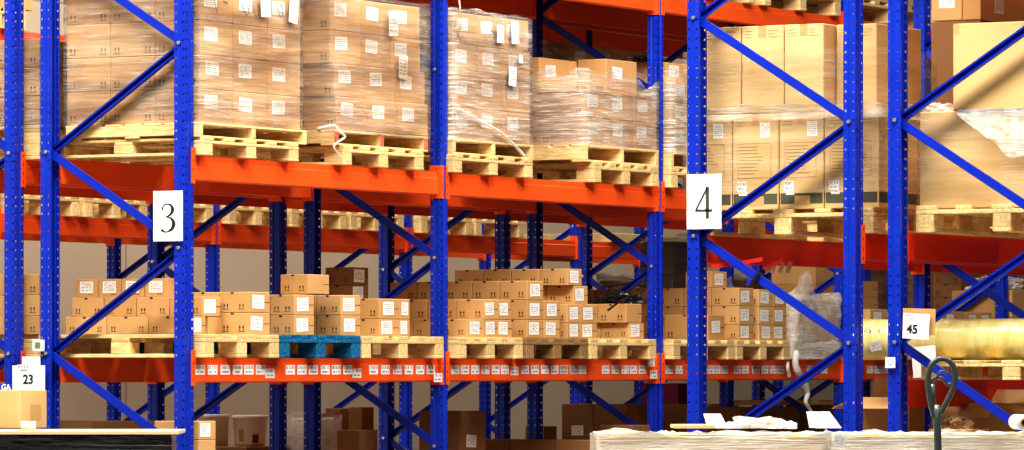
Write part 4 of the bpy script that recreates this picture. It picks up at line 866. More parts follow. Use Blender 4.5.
(-1.524,-1.284,0.086,0.24,1.5,1.619,1,'brown carton behind twin posts, left edge, middle layer, second in row','cartons on the rear rack'),
(-1.768,-1.528,0.086,0.24,1.5,1.619,1,'brown carton behind twin posts, left edge, middle layer, third in row','cartons on the rear rack'),
(-1.524,-1.284,0.086,0.24,1.619,1.739,1,'brown carton behind twin posts, left edge, top layer, second in row','cartons on the rear rack'),
(-1.768,-1.528,0.086,0.24,1.619,1.739,1,'brown carton behind twin posts, left edge, top layer, third in row','cartons on the rear rack'),
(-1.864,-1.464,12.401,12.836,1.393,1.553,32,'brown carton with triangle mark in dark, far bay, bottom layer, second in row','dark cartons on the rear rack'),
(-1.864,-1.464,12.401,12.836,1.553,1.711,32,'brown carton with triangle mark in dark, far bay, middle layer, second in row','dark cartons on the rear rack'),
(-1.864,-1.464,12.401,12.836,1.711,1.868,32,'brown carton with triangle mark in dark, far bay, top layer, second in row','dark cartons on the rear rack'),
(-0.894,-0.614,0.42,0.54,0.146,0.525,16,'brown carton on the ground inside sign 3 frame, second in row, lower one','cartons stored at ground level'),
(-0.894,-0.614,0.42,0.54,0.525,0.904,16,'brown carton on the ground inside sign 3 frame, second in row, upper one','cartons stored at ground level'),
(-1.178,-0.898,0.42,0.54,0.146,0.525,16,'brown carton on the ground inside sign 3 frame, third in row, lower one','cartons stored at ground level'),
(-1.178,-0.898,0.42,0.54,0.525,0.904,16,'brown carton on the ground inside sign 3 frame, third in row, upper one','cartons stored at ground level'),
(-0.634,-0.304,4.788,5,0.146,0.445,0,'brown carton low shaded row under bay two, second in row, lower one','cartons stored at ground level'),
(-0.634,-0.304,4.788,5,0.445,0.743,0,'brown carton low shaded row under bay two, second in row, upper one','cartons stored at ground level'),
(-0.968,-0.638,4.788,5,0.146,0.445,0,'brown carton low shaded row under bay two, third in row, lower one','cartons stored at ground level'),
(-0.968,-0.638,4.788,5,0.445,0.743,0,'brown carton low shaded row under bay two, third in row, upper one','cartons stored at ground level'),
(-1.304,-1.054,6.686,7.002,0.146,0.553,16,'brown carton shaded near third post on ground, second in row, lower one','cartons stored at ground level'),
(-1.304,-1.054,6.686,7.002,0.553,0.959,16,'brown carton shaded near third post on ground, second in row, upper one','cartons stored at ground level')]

def arrows(bm, x, y, z, s, mi, n=2):
    """two 'this way up' arrows over a bar, on a face turned to -y"""
    for k in range(n):
        c = x+(k-.5)*s*.62
        quad(bm, [(c-.06*s, y, z+.16*s), (c+.06*s, y, z+.16*s), (c+.06*s, y, z+.62*s), (c-.06*s, y, z+.62*s)], mi)
        f = bm.faces.new([bm.verts.new(p) for p in ((c-.2*s, y, z+.6*s), (c+.2*s, y, z+.6*s), (c, y, z+s))]); f.material_index = mi
    quad(bm, [(x-.62*s, y, z), (x+.62*s, y, z), (x+.62*s, y, z+.08*s), (x-.62*s, y, z+.08*s)], mi)
rc = random.Random(3)
def carton(x0, x1, y0, y1, z0, z1, flags, label, group):
    opt = [k for k, b in (('a', 1), ('A', 2), ('s', 4), ('L', 8), ('N', 16), ('T', 32), ('t', 64), ('R', 128), ('P', 256), ('q', 512), ('Z', 1024), ('e', 2048)) if flags & b]
    w, d, h = x1-x0, y1-y0, z1-z0
    far = group in ('dark cartons on the rear rack', 'cartons of the rear loads')
    mat = 'card_tan' if any(k in opt for k in ('R', 'P', 'Z', 'e')) or 'wrapped carton on pallet' in label else ('card_shaded' if 'dark' in group or ('ground' in group and 'sign 3' not in label) or 'beyond sign 45' in label or 'in shade' in label or 'printed lines behind' in label else 'card')
    bm = bmesh.new(); e = .0015
    box(bm, -w/2, w/2, -d/2, d/2, 0, h-.001, 0, min(.004, .03*min(w, d, h)))
    yf, xf = -d/2-.0008, d and w/2+.0008
    s = min(.04, h*.3)
    if 'a' in opt:
        arrows(bm, -w/2+.045, yf, .018, s, 1); arrows(bm, w/2-.045, yf, .018, s, 1)
    if 'A' in opt: arrows(bm, w/2-.05, yf, .016, s, 1)
    if 's' in opt:
        quad(bm, [(xf, d*.22, h*.5-.002), (xf, d/2-.004, h*.5-.002), (xf, d/2-.004, h*.5+.002), (xf, d*.22, h*.5+.002)], 2)
        quad(bm, [(-.02, yf, h-.012), (.0, yf, h-.012), (.0, yf, h-.002), (-.02, yf, h-.002)], 1)
    if 'T' in opt or 't' in opt:
        def tri(f):
            for pts in ([(0, .72), (-.2, .42), (.2, .42)],):
                q = bm.faces.new([bm.verts.new(f(u, v)) for u, v in pts]); q.material_index = 1
            for v, uu in ((.30, .3), (.2, .36), (.12, .26)):
                q = bm.faces.new([bm.verts.new(f(u, vv)) for u, vv in ((-uu, v), (uu, v), (uu, v+.05), (-uu, v+.05))]); q.material_index = 1
        if 'T' in opt: tri(lambda u, v: (u*min(w, h)*.8, yf, v*h))
        tri(lambda u, v: (xf, u*min(d, h)*.9, v*h))
    if 'R' in opt:
        quad(bm, [(-w/2+.006, yf, .028), (w/2-.006, yf, .028), (w/2-.006, yf, .083), (-w/2+.006, yf, .083)], 3)
        quad(bm, [(xf, -d/2+.006, .028), (xf, d/2-.006, .028), (xf, d/2-.006, .083), (xf, -d/2+.006, .083)], 3)
        quad(bm, [(-.04, yf-.0004, .02), (.05, yf-.0004, .02), (.05, yf-.0004, .07), (-.04, yf-.0004, .07)], 4)
        zr0, zr1 = .165, .345; xr0, xr1 = -w/2+.03, w/2-.045
        for a in ((xr0, xr1, zr0, zr0+.003), (xr0, xr1, zr1, zr1+.003), (xr0, xr0+.003, zr0, zr1), (xr1, xr1+.003, zr0, zr1)):
            quad(bm, [(a[0], yf, a[2]), (a[1], yf, a[2]), (a[1], yf, a[3]), (a[0], yf, a[3])], 5)
        for k in range(9):
            z = zr1-.018-k*.0175; L = (xr1-xr0-.02)*rc.uniform(.45, 1)
            quad(bm, [(xr0+.01, yf, z), (xr0+.01+L, yf, z), (xr0+.01+L, yf, z+.004), (xr0+.01, yf, z+.004)], 5)
    if 'P' in opt or 'R' in opt:
        for zz_ in (h*.985,):
            quad(bm, [(-.025, yf-.0003, h-.06), (.02, yf-.0003, h-.06), (.02, yf-.0003, h-.001), (-.025, yf-.0003, h-.001)], 4)
        for k in range(3):
            for xa in (-w*.42, w*.14):
                L = w*rc.uniform(.14, .26); z = h-.03-k*.016
                quad(bm, [(xa, yf, z), (xa+L, yf, z), (xa+L, yf, z+.003), (xa, yf, z+.003)], 5)
    if 'q' in opt:
        for k in range(9):
            L = d*rc.uniform(.2, .5); z = h-.06-k*.026
            quad(bm, [(w/2-.10, yf, z), (w/2-.10+.07*rc.uniform(.6, 1), yf, z), (w/2-.05, yf, z+.008), (w/2-.10, yf, z+.008)], 1)
    if 'Z' in opt:
        quad(bm, [(-w/2+.004, yf, h-.055), (-w/2+.034, yf, h-.055), (-w/2+.034, yf, h-.002), (-w/2+.004, yf, h-.002)], 4)
    if 'e' in opt:
        quad(bm, [(xf, -d*.12, h*.0+.04), (xf, d*.28, h*.0+.04), (xf, d*.28, h*.62), (xf, -d*.12, h*.62)], 4)
    me = mesh('carton', bm, [mat, 'dark_print', 'slit', 'band_print', 'tape', 'mid_print'])
    o = link('cardboard_carton', me, None, ((x0+x1)/2, (y0+y1)/2, z0))
    tag(o, label, 'carton', group)
    if 'L' in opt:
        lw, lh = (.125, .078) if group != 'cartons of the rear loads' else (.1, .08)
        lw = min(lw, d*.62)
        if 'upper load' in label: lw, lh = .135, .078
        v = h*.52 if 'upper load' not in label else h*.62
        u = -.08*d+rc.uniform(-.012, .012) if 'upper load' not in label else -.16*d+rc.uniform(-.01, .01)
        link('shipping_label', STK_X, o, (w/2+.0016, u, v), (rc.uniform(-.05, .05), 0, 0), (1, lw, lh))
    if 'N' in opt:
        link('shipping_label', STK_Y, o, (.0, -d/2-.0016, h*.55), (0, rc.uniform(-.03, .03), 0), (.092, 1, .068))
    if 'R' in opt:
        link('shipping_label', STK_Y, o, (-w/2+.19*1, -d/2-.0016, h*.83), (0, 0, 0), (.058, 1, .078))
        link('barcode_label', BAR_Y, o, (-w/2+.054, -d/2-.0016, .122), (0, 0, 0), (.058, 1, .052))
        link('barcode_label', BAR_Y, o, (-w/2+.062, -d/2-.002, .0835), (0, 0, 0), (.048, 1, .018))
    return o
CB = []
for r_ in CARTONS: CB.append(carton(*r_))

# taller documents and pen marks on the wrapped loads
def paper_on(label, x, y, z, w, h, tilt, name='document_pouch'):
    o = link(name, STK_X, None, (x, y, z), (tilt, 0, 0), (1, w, h)); tag(o, label, 'paper', 'papers stuck on the wrapped loads'); return o
for lab, x, y, z, w, h, tl in [('tall white document pouch at top of first upper load', 0.082, 0.717, 3.258, 0.1, 0.119, 0.06), ('tilted white document pouch at top right of first upper load', 0.082, 1.016, 3.257, 0.092, 0.149, -0.12), ('tall white paper high on second upper load', 0.082, 2.127, 3.248, 0.104, 0.148, 0.03), ('long paper strip on right side of second upper load', 0.082, 2.24, 2.996, 0.099, 0.143, -0.05), ('tall paper on third upper load, left one', 0.082, 3.407, 3.263, 0.087, 0.111, 0.02), ('tall paper on third upper load, right one', 0.082, 3.592, 3.283, 0.094, 0.142, 0.05), ('paper strip low on third upper load', 0.082, 3.56, 3.009, 0.094, 0.118, -0.06), ('tiny paper on the right of third upper load', 0.082, 3.664, 3.123, 0.05, 0.05, 0)]: paper_on(lab, x, y, z, w, h, tl)

# ------------------------------------------------------------------ stretch film
def film_shell(label, x0, x1, y0, y1, z0, z1, mat='film', amp=.006, ruffle=.02, off=.012, peak=None, group='stretch film'):
    bm = bmesh.new(); x0 -= off; x1 += off; y0 -= off; y1 += off
    nx, ny = max(4, int((x1-x0)/.06)), max(4, int((y1-y0)/.06)); nz = max(5, int((z1-z0)/.045))
    loop = [(x0+(x1-x0)*i/nx, y0, 0, -1) for i in range(nx)] + [(x1, y0+(y1-y0)*i/ny, 1, 0) for i in range(ny)] + \
           [(x1-(x1-x0)*i/nx, y1, 0, 1) for i in range(nx)] + [(x0, y1-(y1-y0)*i/ny, -1, 0) for i in range(ny)]
    rows = []
    sd = random.random()*50
    for k in range(nz+1):
        row = []
        for i, (x, y, ax_, ay_) in enumerate(loop):
            zt = z1 + ruffle*noise.noise((x*6, y*6, sd))*2
            if peak: zt += peak(x, y)
            z = z0+(zt-z0)*k/nz
            a = amp*(.4+abs(noise.noise((x*3+sd, y*3, z*14)))*2.2)
            if peak and k > nz*.55: a += .03*noise.noise((x*7, y*7, z*7+sd))
            row.append(bm.verts.new((x+ax_*a, y+ay_*a, z)))
        rows.append(row)
    n = len(loop)
    for A, B in zip(rows, rows[1:]):
        for i in range(n):
            bm.faces.new((A[i], A[(i+1) % n], B[(i+1) % n], B[i]))
    cx, cy = (x0+x1)/2, (y0+y1)/2
    bmesh.ops.translate(bm, verts=bm.verts, vec=(-cx, -cy, -z0))
    o = link('stretch_film', mesh('stretch_film', bm, mat, True), None, (cx, cy, z0))
    return tag(o, label, 'plastic film', group)
for a in [('clear stretch film around the first upper load', -0.85, 0.05, 0.083, 1.138, 2.554, 3.352, 'film', 0.005, 0.01, 0.01, None, 'stretch film'), ('clear stretch film around the second upper load', -0.811, 0.07, 1.465, 2.548, 2.576, 3.388, 'film', 0.005, 0.01, 0.01, None, 'stretch film'), ('shiny stretch film around the third upper load', -0.811, 0.05, 2.878, 3.833, 2.577, 3.388, 'film_bright', 0.006, 0.012, 0.01, None, 'stretch film'), ('bright stretch film around the fourth upper load', -0.66, 0.05, 4.538, 5.527, 2.611, 3.062, 'film_bright', 0.008, 0.05, 0.01, None, 'stretch film'), ('stretch film around the fifth upper load right of third post', -0.753, 0.05, 5.728, 6.635, 2.613, 3.155, 'film_bright', 0.008, 0.04, 0.01, None, 'stretch film'), ('dusty film around the rear load left of the sign 3 frame', -1.94, -1.04, 0.09, 0.5, 2.569, 3.096, 'film', 0.008, 0.05, 0.01, None, 'dusty film'), ('film around the rear load behind the fourth upper load', -1.5, -1.06, 5.986, 7.502, 2.569, 3.427, 'film', 0.008, 0.03, 0.01, None, 'dusty film'), ('clear film around the tall tan cartons in the sign 4 frame', 3.085, 4.202, 0.115, 0.81, 2.121, 2.863, 'film_light', 0.005, 0.008, 0.01, None, 'stretch film'), ('bunched film band around the middle of the tall tan cartons, sign 4 frame', 3.085, 4.202, 0.108, 0.815, 2.497, 2.577, 'film_band', 0.012, 0.012, 0.016, None, 'stretch film'), ('clear film tight around the huge carton beside sign 45', 4.43, 5.34, 0.13, 1.2, 2.012, 2.539, 'film_light', 0.004, 0.012, 0.01, None, 'stretch film')]: film_shell(*a)
def rope(name, label, pts, r, mat, cat, group=None, k=8, taper=1.0):
    bm = bmesh.new(); P = spline(pts, k); R = [r*(.7+.6*abs(noise.noise(p*9)))*(1+(taper-1)*i/len(P)) for i, p in enumerate(P)]
    o0 = P[0].copy(); tube(bm, [p-o0 for p in P], R, 7)
    return tag(link(name, mesh(name, bm, mat), None, o0), label, cat, group)
def crumple(name, label, loc, size, mat, seed=0, cat='plastic film', group=None, flat=.35):
    """a crumpled sheet heaped on a surface"""
    bm = bmesh.new(); bmesh.ops.create_icosphere(bm, subdivisions=4, radius=1)
    for v in bm.verts:
        p = v.co.copy(); n = noise.noise(p*1.7+Vector((seed, 0, 0)))*.5 + abs(noise.noise(p*4+Vector((0, seed, 0))))*.35
        v.co = p*(.75+n)
        v.co.z = max(v.co.z, -.25)
        v.co.x *= size[0]/2; v.co.y *= size[1]/2; v.co.z = (v.co.z+.25)*size[2]/1.35
    return tag(link(name, mesh(name, bm, mat), None, loc), label, cat, group)

# ------------------------------------------------------------------ signs and small things on the frames
def sign(name, label, cat, x0, x1, y, z0, z1, mat='paper', tilt=0, th=.003, group=None):
    bm = bmesh.new(); box(bm, -(x1-x0)/2, (x1-x0)/2, -th/2, th/2, -(z1-z0)/2, (z1-z0)/2)
    return tag(link(name, mesh(name, bm, mat), None, ((x0+x1)/2, y, (z0+z1)/2), (0, tilt, 0)), label, cat, group)
s3 = sign('number_sign', 'white paper sign with black numeral 3 on a blue post', 'sign', -0.162, 0.033, -.062, 1.909, 2.189)
bm = bmesh.new(); H = .155
stroke(bm, [(a*H-.046, b*H-.077, w_*H) for a, b, w_ in [(.06, .80, .10), (.07, .88, .05), (.16, .97, .05), (.30, 1.0, .05), (.44, .94, .09), (.50, .80, .14), (.44, .66, .10), (.30, .57, .05), (.20, .54, .035), (.32, .53, .045), (.46, .46, .09), (.55, .30, .155), (.48, .12, .12), (.32, .02, .06), (.18, .0, .05), (.06, .05, .09), (.03, .10, .07)]], 8, 0, -.0022)
link('lettering', mesh('lettering', bm, 'ink'), s3, (0, 0, -.012))
s4 = sign('number_sign', 'white paper sign with grey numeral 4 on a blue post', 'sign', 3.183, 3.386, -.062, 1.929, 2.216)
bm = bmesh.new(); H = .165
for P_ in ([(.43, 0, .12), (.43, 1.0, .12)], [(.44, 1.0, .062), (.02, .27, .062)], [(.0, .26, .075), (.60, .26, .075)], [(.53, .20, .03), (.60, .30, .03)]):
    stroke(bm, [(a*H-.055, b*H-.085, w_*H) for a, b, w_ in P_], 6, 0, -.0022)
link('lettering', mesh('lettering', bm, 'grey_ink'), s4, (.004, 0, -.005))
s23 = sign('bay_sign', 'small white sign 23 with a bar code above the tan carton', 'sign', -1.11, -0.887, -.075, 1.08, 1.219)
link('lettering', text('23', .072), s23, (-.002, -.0025, -.012), (PI/2, 0, 0))
link('barcode_label', BAR_Y, s23, (-.035, -.0025, .052), (0, 0, 0), (.085, 1, .045))
sign('blank_paper', 'blank white paper strip sticking up behind sign 23', 'paper', -1.048, -0.925, -.067, 1.182, 1.269)
s45 = sign('bay_sign', 'small white sign 45 with a bar code on the right hand post', 'sign', 4.438, 4.584, -.088, 1.352, 1.481, 'paper', .05)
link('lettering', text('45', .062), s45, (-.02, -.0025, -.018), (PI/2, 0, 0))
link('barcode_label', BAR_Y, s45, (-.035, -.0025, .045), (0, 0, 0), (.05, 1, .028))
sign('cardboard_backing', 'brown cardboard piece behind sign 45', 'cardboard', 4.429, 4.611, -.072, 1.372, 1.507, 'card', .03)
sb = sign('shelf_tag', 'tiny white bar code tag on the post below sign 45', 'tag', 4.326, 4.382, -.062, 1.204, 1.26)
link('barcode_label', BAR_Y, sb, (0, -.002, -.004), (0, 0, 0), (.04, 1, .028))
dv = sign('wall_meter', 'small white device with grey display on the blue post above sign 23', 'meter', -0.973, -0.901, -.066, 1.3, 1.365, 'device_white', .03, .018)
bm = bmesh.new(); box(bm, -.018, .018, -.011, -.0092, -.017, .017); link('display', mesh('display', bm, 'screen_green'), dv)
st = sign('blue_sticker', 'blue sticker with white letters at left edge beside sign 23', 'sticker', -1.298, -1.114, -.066, 1.075, 1.114, 'sticker_blue')
link('lettering', text('GA', .046, 'paper'), st, (.045, -.0025, 0), (PI/2, 0, 0))
bm = bmesh.new(); box(bm, -.009, .009, -.03, .03, -.03, .03); box(bm, -.03, -.012, -.032, -.03, -.055, -.018, 1)
link('tape_band', mesh('tape_band', bm, ['black_plastic', 'blue_paint']), frame4, (0.354, 0, 1.669), (0, math.radians(32), 0))
for k, px in enumerate([3.528, 3.564, 3.599]):
    sign('paper_tag', 'pinkish paper tag hanging under the red beam in the sign 4 frame, %s' % ['left one', 'middle one', 'right one'][k], 'tag', px-.012, px+.012, .26+.02*k, 1.70, 1.762, 'pink_paper', .35, .002, 'pink tags')

# ------------------------------------------------------------------ yellow roll
ry, rz_, rr = .47, 1.245+.108, .107
bm = bmesh.new(); n = 40; prof = [(0, 3.93)] + [(rr*(1+.012*noise.noise((x*2.5, 0, 3))), 3.93+(5.75-3.93)*i/n) for i, x in enumerate([3.93+1.82*i/n for i in range(n+1)])] + [(0, 5.75)]
lathe(bm, [(max(r, .0005), z-3.93) for r, z in prof], 32)
roll = tag(link('plastic_roll', mesh('plastic_roll', bm, 'yellow_roll', True), None, (3.93, ry, rz_), (0, PI/2, 0)), 'long yellow plastic roll lying on a pallet under sign 45', 'roll')
def on_roll(me, name, x, ang, scale=(1, 1, 1), tilt=0):
    o = link(name, me, roll); o.matrix_local = Matrix.Rotation(-PI/2, 4, 'Y') @ Matrix.Translation((x-3.93, -math.cos(ang)*(rr+.003), math.sin(ang)*(rr+.003))) @ Matrix.Rotation(-ang, 4, 'X') @ Matrix.Rotation(tilt, 4, 'Y') @ Matrix.Diagonal((*scale, 1))
on_roll(STK_Y, 'shipping_label', 4.069, -.32, (.068, 1, .05), -.2)
bm = bmesh.new()
for P_ in ([(-.045, .0, .003), (-.052, .012, .004), (-.045, .024, .003), (-.038, .012, .004), (-.045, 0, .003)], [(-.012, .026, .003), (-.026, .026, .003), (-.027, .014, .004), (-.014, .012, .004), (-.016, .001, .004), (-.028, .002, .003)], [(.0, .012, .004), (.012, .012, .004)], [(.034, .026, .003), (.022, .010, .003), (.044, .010, .003)], [(.037, .022, .003), (.035, -.004, .004)]):
    stroke(bm, P_, 5)
on_roll(mesh('handwriting', bm, 'mid_print'), 'handwriting', 4.052, .35)
sign('white_sheet', 'white plastic sheet hanging by the post under sign 45', 'sheet', 4.356, 4.491, .2, 1.158, 1.317, 'paper', -.08)

# ------------------------------------------------------------------ foreground loads, standing askew in the cross aisle
def turned(p, rz, objs):
    R = Matrix.Translation((p[0], p[1], 0)) @ Matrix.Rotation(rz, 4, 'Z')
    for o in objs: o.matrix_world = R @ o.matrix_basis
T1, R1 = (0.587, -1.0), .54
fg = []
fg.append(pallet(-1.62, -.01, .01, .78, 0, .144, 'pallet hidden under the black wrapped load at lower left', 'block', 'wood', 'foreground pallets'))
bm = bmesh.new(); box(bm, -1.6, -.02, .02, .76, .146, 0.847, 0, .01)
fg.append(tag(link('wrapped_goods', mesh('wrapped_goods', bm, 'black_plastic')), 'dark goods inside the black film under the chipboard panel', 'load'))
fg.append(film_shell('glossy black stretch film around the low load at lower left', -1.6, -.02, .02, .76, .146, 0.846, 'film_black', .008, .004, .004))
BT = 0.85
bm = bmesh.new(); box(bm, -1.7, .035, -.03, .80, BT, BT+.02, 0, .002)
fg.append(tag(link('chipboard_panel', mesh('chipboard_panel', bm, 'chipboard')), 'pale chipboard panel lying on the black wrapped load', 'board'))
bm = bmesh.new(); lathe(bm, [(.021, 0), (.040, 0), (.040, .05), (.021, .05), (.021, 0)], 32)
fg.append(tag(link('tape_roll', mesh('tape_roll', bm, 'device_white', False), None, (-.77, .06, BT+.0205)), 'white roll of tape standing on chipboard before the tan carton', 'tape'))
turned(T1, R1, fg)
CB[-1:] = CB[-1:]
fg = []
T2, R2 = (3.889, -2.3), .55
LW = 2.42; SEAM = 1.09; FD = .8
FTOP0 = 0.892
for k, (x0, x1, lab) in enumerate(((0.0, SEAM-.012, 'left'), (SEAM+.012, LW, 'right'))):
    fg.append(pallet(x0, x1, 0, FD, 0, .13, 'pallet under the %s film wrapped board stack in the foreground' % lab, 'stringer', 'wood', 'foreground pallets', PI/2))
    bm = bmesh.new(); rw = random.Random(k); zt = .134; nb = 21; hh = (FTOP0-.012-.134)/nb
    for q in range(nb):
        box(bm, x0+rw.uniform(0, .02), x1-rw.uniform(0, .02), rw.uniform(.0, .02), FD, zt, zt+hh-.004, 0, .003); zt += hh
    fg.append(tag(link('board_stack', mesh('board_stack', bm, 'wood'), None), 'stack of pale boards inside the %s wrapped pile in the foreground' % lab, 'boards', 'board stacks'))
    fg.append(film_shell('white wrinkled stretch film around %s foreground board stack' % lab, x0, x1, 0, FD, .134, zt+.004, 'film_pile', .012, .022, .006))
    bm = bmesh.new(); nx, ny = 44, 14; V = [[bm.verts.new((x0+(x1-x0)*i/nx, FD*j/ny, zt+.004+.02*abs(noise.noise((i*.4+k*9, j*.5, 1)))+.008*noise.noise((i*.9, j*.9, 4)))) for j in range(ny+1)] for i in range(nx+1)]
    for i in range(nx):
        for j in range(ny): bm.faces.new((V[i][j], V[i+1][j], V[i+1][j+1], V[i][j+1]))
    fg.append(tag(link('film_cover', mesh('film_cover', bm, 'film_milky', True)), 'crinkled white film sheet covering top of %s foreground board stack' % lab, 'plastic film', 'stretch film'))
FTOP = FTOP0
fg.append(tag(link('pile_sticker', STK_Y, None, (SEAM+.045, -.035, FTOP-.035), (0, .15, 0), (.055, 1, .05)), 'small white sticker on right wrapped board stack near the seam', 'sticker'))
def bent_sheet(name, label, loc, w, d, h, rz, mat='paper'):
    """a sheet folded once and stood on its edge like a tent"""
    bm = bmesh.new()
    for s_, q in ((-1, .62), (1, .38)):
        quad(bm, [(-w/2+.03, s_*d*.35, 0), (w/2, s_*d*.35, .0), (w/2-.045, 0, h*q/.62), (-w/2, 0, h)])
    bmesh.ops.solidify(bm, geom=bm.faces[:], thickness=.003)
    o = tag(link(name, mesh(name, bm, mat), None, loc, (0, 0, rz)), label, 'sheet', 'folded white sheets'); fg.append(o); return o
PX_ = lambda px: (px-596)/207.257
bent_sheet('foam_sheet', 'folded white sheet on left wrapped board stack, beside a blue brace', (PX_(718), .5, FTOP+.02), .13, .2, .07, -.2)
bent_sheet('foam_sheet', 'folded white sheet on right wrapped board stack near the seam', (PX_(825), .5, FTOP+.02), .16, .22, .08, .1)
fg.append(crumple('crumpled_film', 'crumpled clear film lying on left wrapped board stack', (PX_(757), .45, FTOP+.02), (.34, .35, .07), 'film_loose', 2, group='loose film'))
fg.append(crumple('crumpled_film', 'tuft of clear film on the far right of left board stack', (PX_(786), .3, FTOP+.02), (.1, .25, .045), 'film_loose', 5, group='loose film'))
bm = bmesh.new(); box(bm, -.10, .10, -.15, .15, 0, .018, 0, .003)
fg.append(tag(link('flat_carton', mesh('flat_carton', bm, 'card_tan'), None, (PX_(694), .5, FTOP+.02)), 'flattened tan carton on left wrapped board stack', 'cardboard'))
bm = bmesh.new(); lathe(bm, [(.020, 0), (.037, 0), (.037, .3), (.020, .3), (.020, 0)], 30)
fr = tag(link('film_roll', mesh('film_roll', bm, 'device_white', False), None, (PX_(1016), .03, FTOP+.052), (-PI/2, 0, 0)), 'roll of stretch film with card core on right board stack, image edge', 'film roll'); fg.append(fr)
bm = bmesh.new(); lathe(bm, [(.0145, -.004), (.0215, -.004), (.0215, .304), (.0145, .304), (.0145, -.004)], 26); link('card_core', mesh('card_core', bm, 'tube_card'), fr)
turned(T2, R2, fg)

# ------------------------------------------------------------------ pallet jack
JX, JY = 5.393, -1.75
jk = thing('pallet_jack', 'grey pallet jack with looped handle standing before the wrapped board stack', 'pallet jack', (JX, JY, 0), .53)
k_ = 1/212.75
def jp(px, py, back=0): return Vector(((px-938)*k_, back, 1.2+(368.8-py)*k_))
bm = bmesh.new(); tube(bm, [p for p in spline([jp(*q) for q in ((934, 416), (931, 404), (928.5, 390), (928, 377), (931, 366), (937, 360), (944, 359), (951, 363), (954.5, 371), (954.5, 382), (951, 393), (945.5, 404), (940, 414))], 6)], .0140, 12)
link('handle_loop', mesh('handle_loop', bm, 'jack_paint'), jk)
bm = bmesh.new(); tube(bm, [jp(936, 405), jp(937, 420), jp(938, 450), Vector((.0, .03, .62)), Vector((0, .10, .28))], [.015, .018, .018, .02, .022], 14)
link('shaft', mesh('shaft', bm, 'jack_paint'), jk)
bm = bmesh.new(); tube(bm, spline([jp(929, 384), jp(934, 379), jp(938, 377.5), jp(943, 379), jp(947, 384), jp(951, 384)], 5), .0075, 8); tube(bm, spline([jp(936, 384, -.005), jp(938, 374, -.005), jp(943, 371, -.005), jp(947, 376, -.005)], 5), .0055, 8)
tube(bm, [jp(933.5, 412), jp(933, 395), jp(932, 384)], .0125, 8)
link('lift_lever', mesh('lift_lever', bm, 'jack_paint'), jk)
bm = bmesh.new(); box(bm, -.06, .06, .04, .14, .1, .3, 0, .02); tube(bm, [(0, .12, .12), (0, .12, .46)], .035, 14); box(bm, -.26, .26, .14, .2, .17, .34, 0, .015)
link('pump_body', mesh('pump_body', bm, 'jack_paint'), jk)
for sx_ in (-1, 1):
    bm = bmesh.new(); box(bm, sx_*.18-.075, sx_*.18+.075, .15, 1.05, .045, .09, 0, .008); link('fork', mesh('fork', bm, 'jack_paint'), jk)
    bm = bmesh.new(); tube(bm, [(sx_*.05-.022, .07, .09), (sx_*.05+.022, .07, .09)], .088, 20); link('wheel', mesh('wheel', bm, 'black_rubber'), jk)

# ------------------------------------------------------------------ loose straps, torn film, black bundle
rope('loose_strap', 'white plastic strap dangling over pallets of the second upper load', [(.09, 1.266, 2.591), (.10, 1.426, 2.61), (.12, 1.46, 2.576), (.13, 1.499, 2.549), (.12, 1.427, 2.512), (.115, 1.402, 2.483), (.12, 1.471, 2.432)], .009, 'film_milky', 'strap', 'loose straps')
rope('loose_strap', 'clear twisted film band slanting down the third upper load', [(.08, 2.891, 2.777), (.085, 3.133, 2.719), (.088, 3.405, 2.652), (.09, 3.587, 2.574), (.10, 3.675, 2.522)], .012, 'film_milky', 'strap', 'loose straps')
rope('loose_strap', 'thin white strap hanging at the top edge above third upper load', [(.05, 2.93, 3.488), (.06, 2.942, 3.428), (.055, 2.96, 3.373)], .006, 'film_milky', 'strap', 'loose straps')
film_shell('torn clear film billowing up around the wrapped load in the sign 4 frame', -.5, .04, 7.526, 8.271, 1.27, 1.7, 'film_loose', .022, .03, .01, peak=lambda x, y: .17*math.exp(-((y-7.713)/.11)**2) + .05*math.exp(-((y-8.174)/.1)**2))
film_shell('white film wrapped round the pallet below the torn film, sign 4 frame', -.52, .055, 7.47, 8.278, 1.268, 1.387, 'film_milky', .014, .02, .006, group='loose film')
rope('torn_film_tail', 'twisted tail of torn film hanging below the orange beam, sign 4 frame', [(.07, 7.543, 1.316), (.10, 7.476, 1.219), (.10, 7.585, 1.123), (.10, 7.663, 1.033), (.10, 7.632, 0.971), (.10, 7.71, 0.909), (.10, 7.687, 0.847)], .036, 'film_milky', 'plastic film', 'loose film', 8, .35)
rope('torn_film_tail', 'short tuft of torn film beside the longer hanging tail', [(.08, 7.398, 1.247), (.10, 7.352, 1.206), (.09, 7.398, 1.15)], .014, 'film_milky', 'plastic film', 'loose film')
bm = bmesh.new(); nu, nv = 26, 14
HX0, HX1, HZ1 = 4.658, 5.40, 2.525
V = []
for a in range(nu+1):
    u = a/nu; dep = (.03+.22*min(1, u*2.4))*(1+.18*noise.noise((u*9, 0, 2)))*(1-.12*max(0, u-.6))
    V.append([bm.verts.new((HX0+(HX1-HX0)*u+.02*noise.noise((u*5, c/nv*3, 1)), .108-.010-.022*abs(noise.noise((u*16+c/nv*2, c/nv*3, 5)))-.012*c/nv, HZ1-dep*c/nv)) for c in range(nv+1)])
for a in range(nu):
    for c in range(nv): bm.faces.new((V[a][c], V[a][c+1], V[a+1][c+1], V[a+1][c]))
tag(link('hanging_film', mesh('hanging_film', bm, 'film_loose', True)), 'clear film hanging down the front of huge wrapped carton at right edge', 'plastic film', 'loose film')
crumple('clear_film_heap', 'scrunched clear film lying on large carton above the yellow roll', (-0.2, 11.558, 1.796), (.45, .6, .14), 'film_loose', 14, group='loose film')
crumple('film_tuft', 'small tuft of film on top of the huge wrapped carton', (4.455, .3, 2.519), (.2, .2, .06), 'film_loose', 21, group='loose film')
zb = 1.622
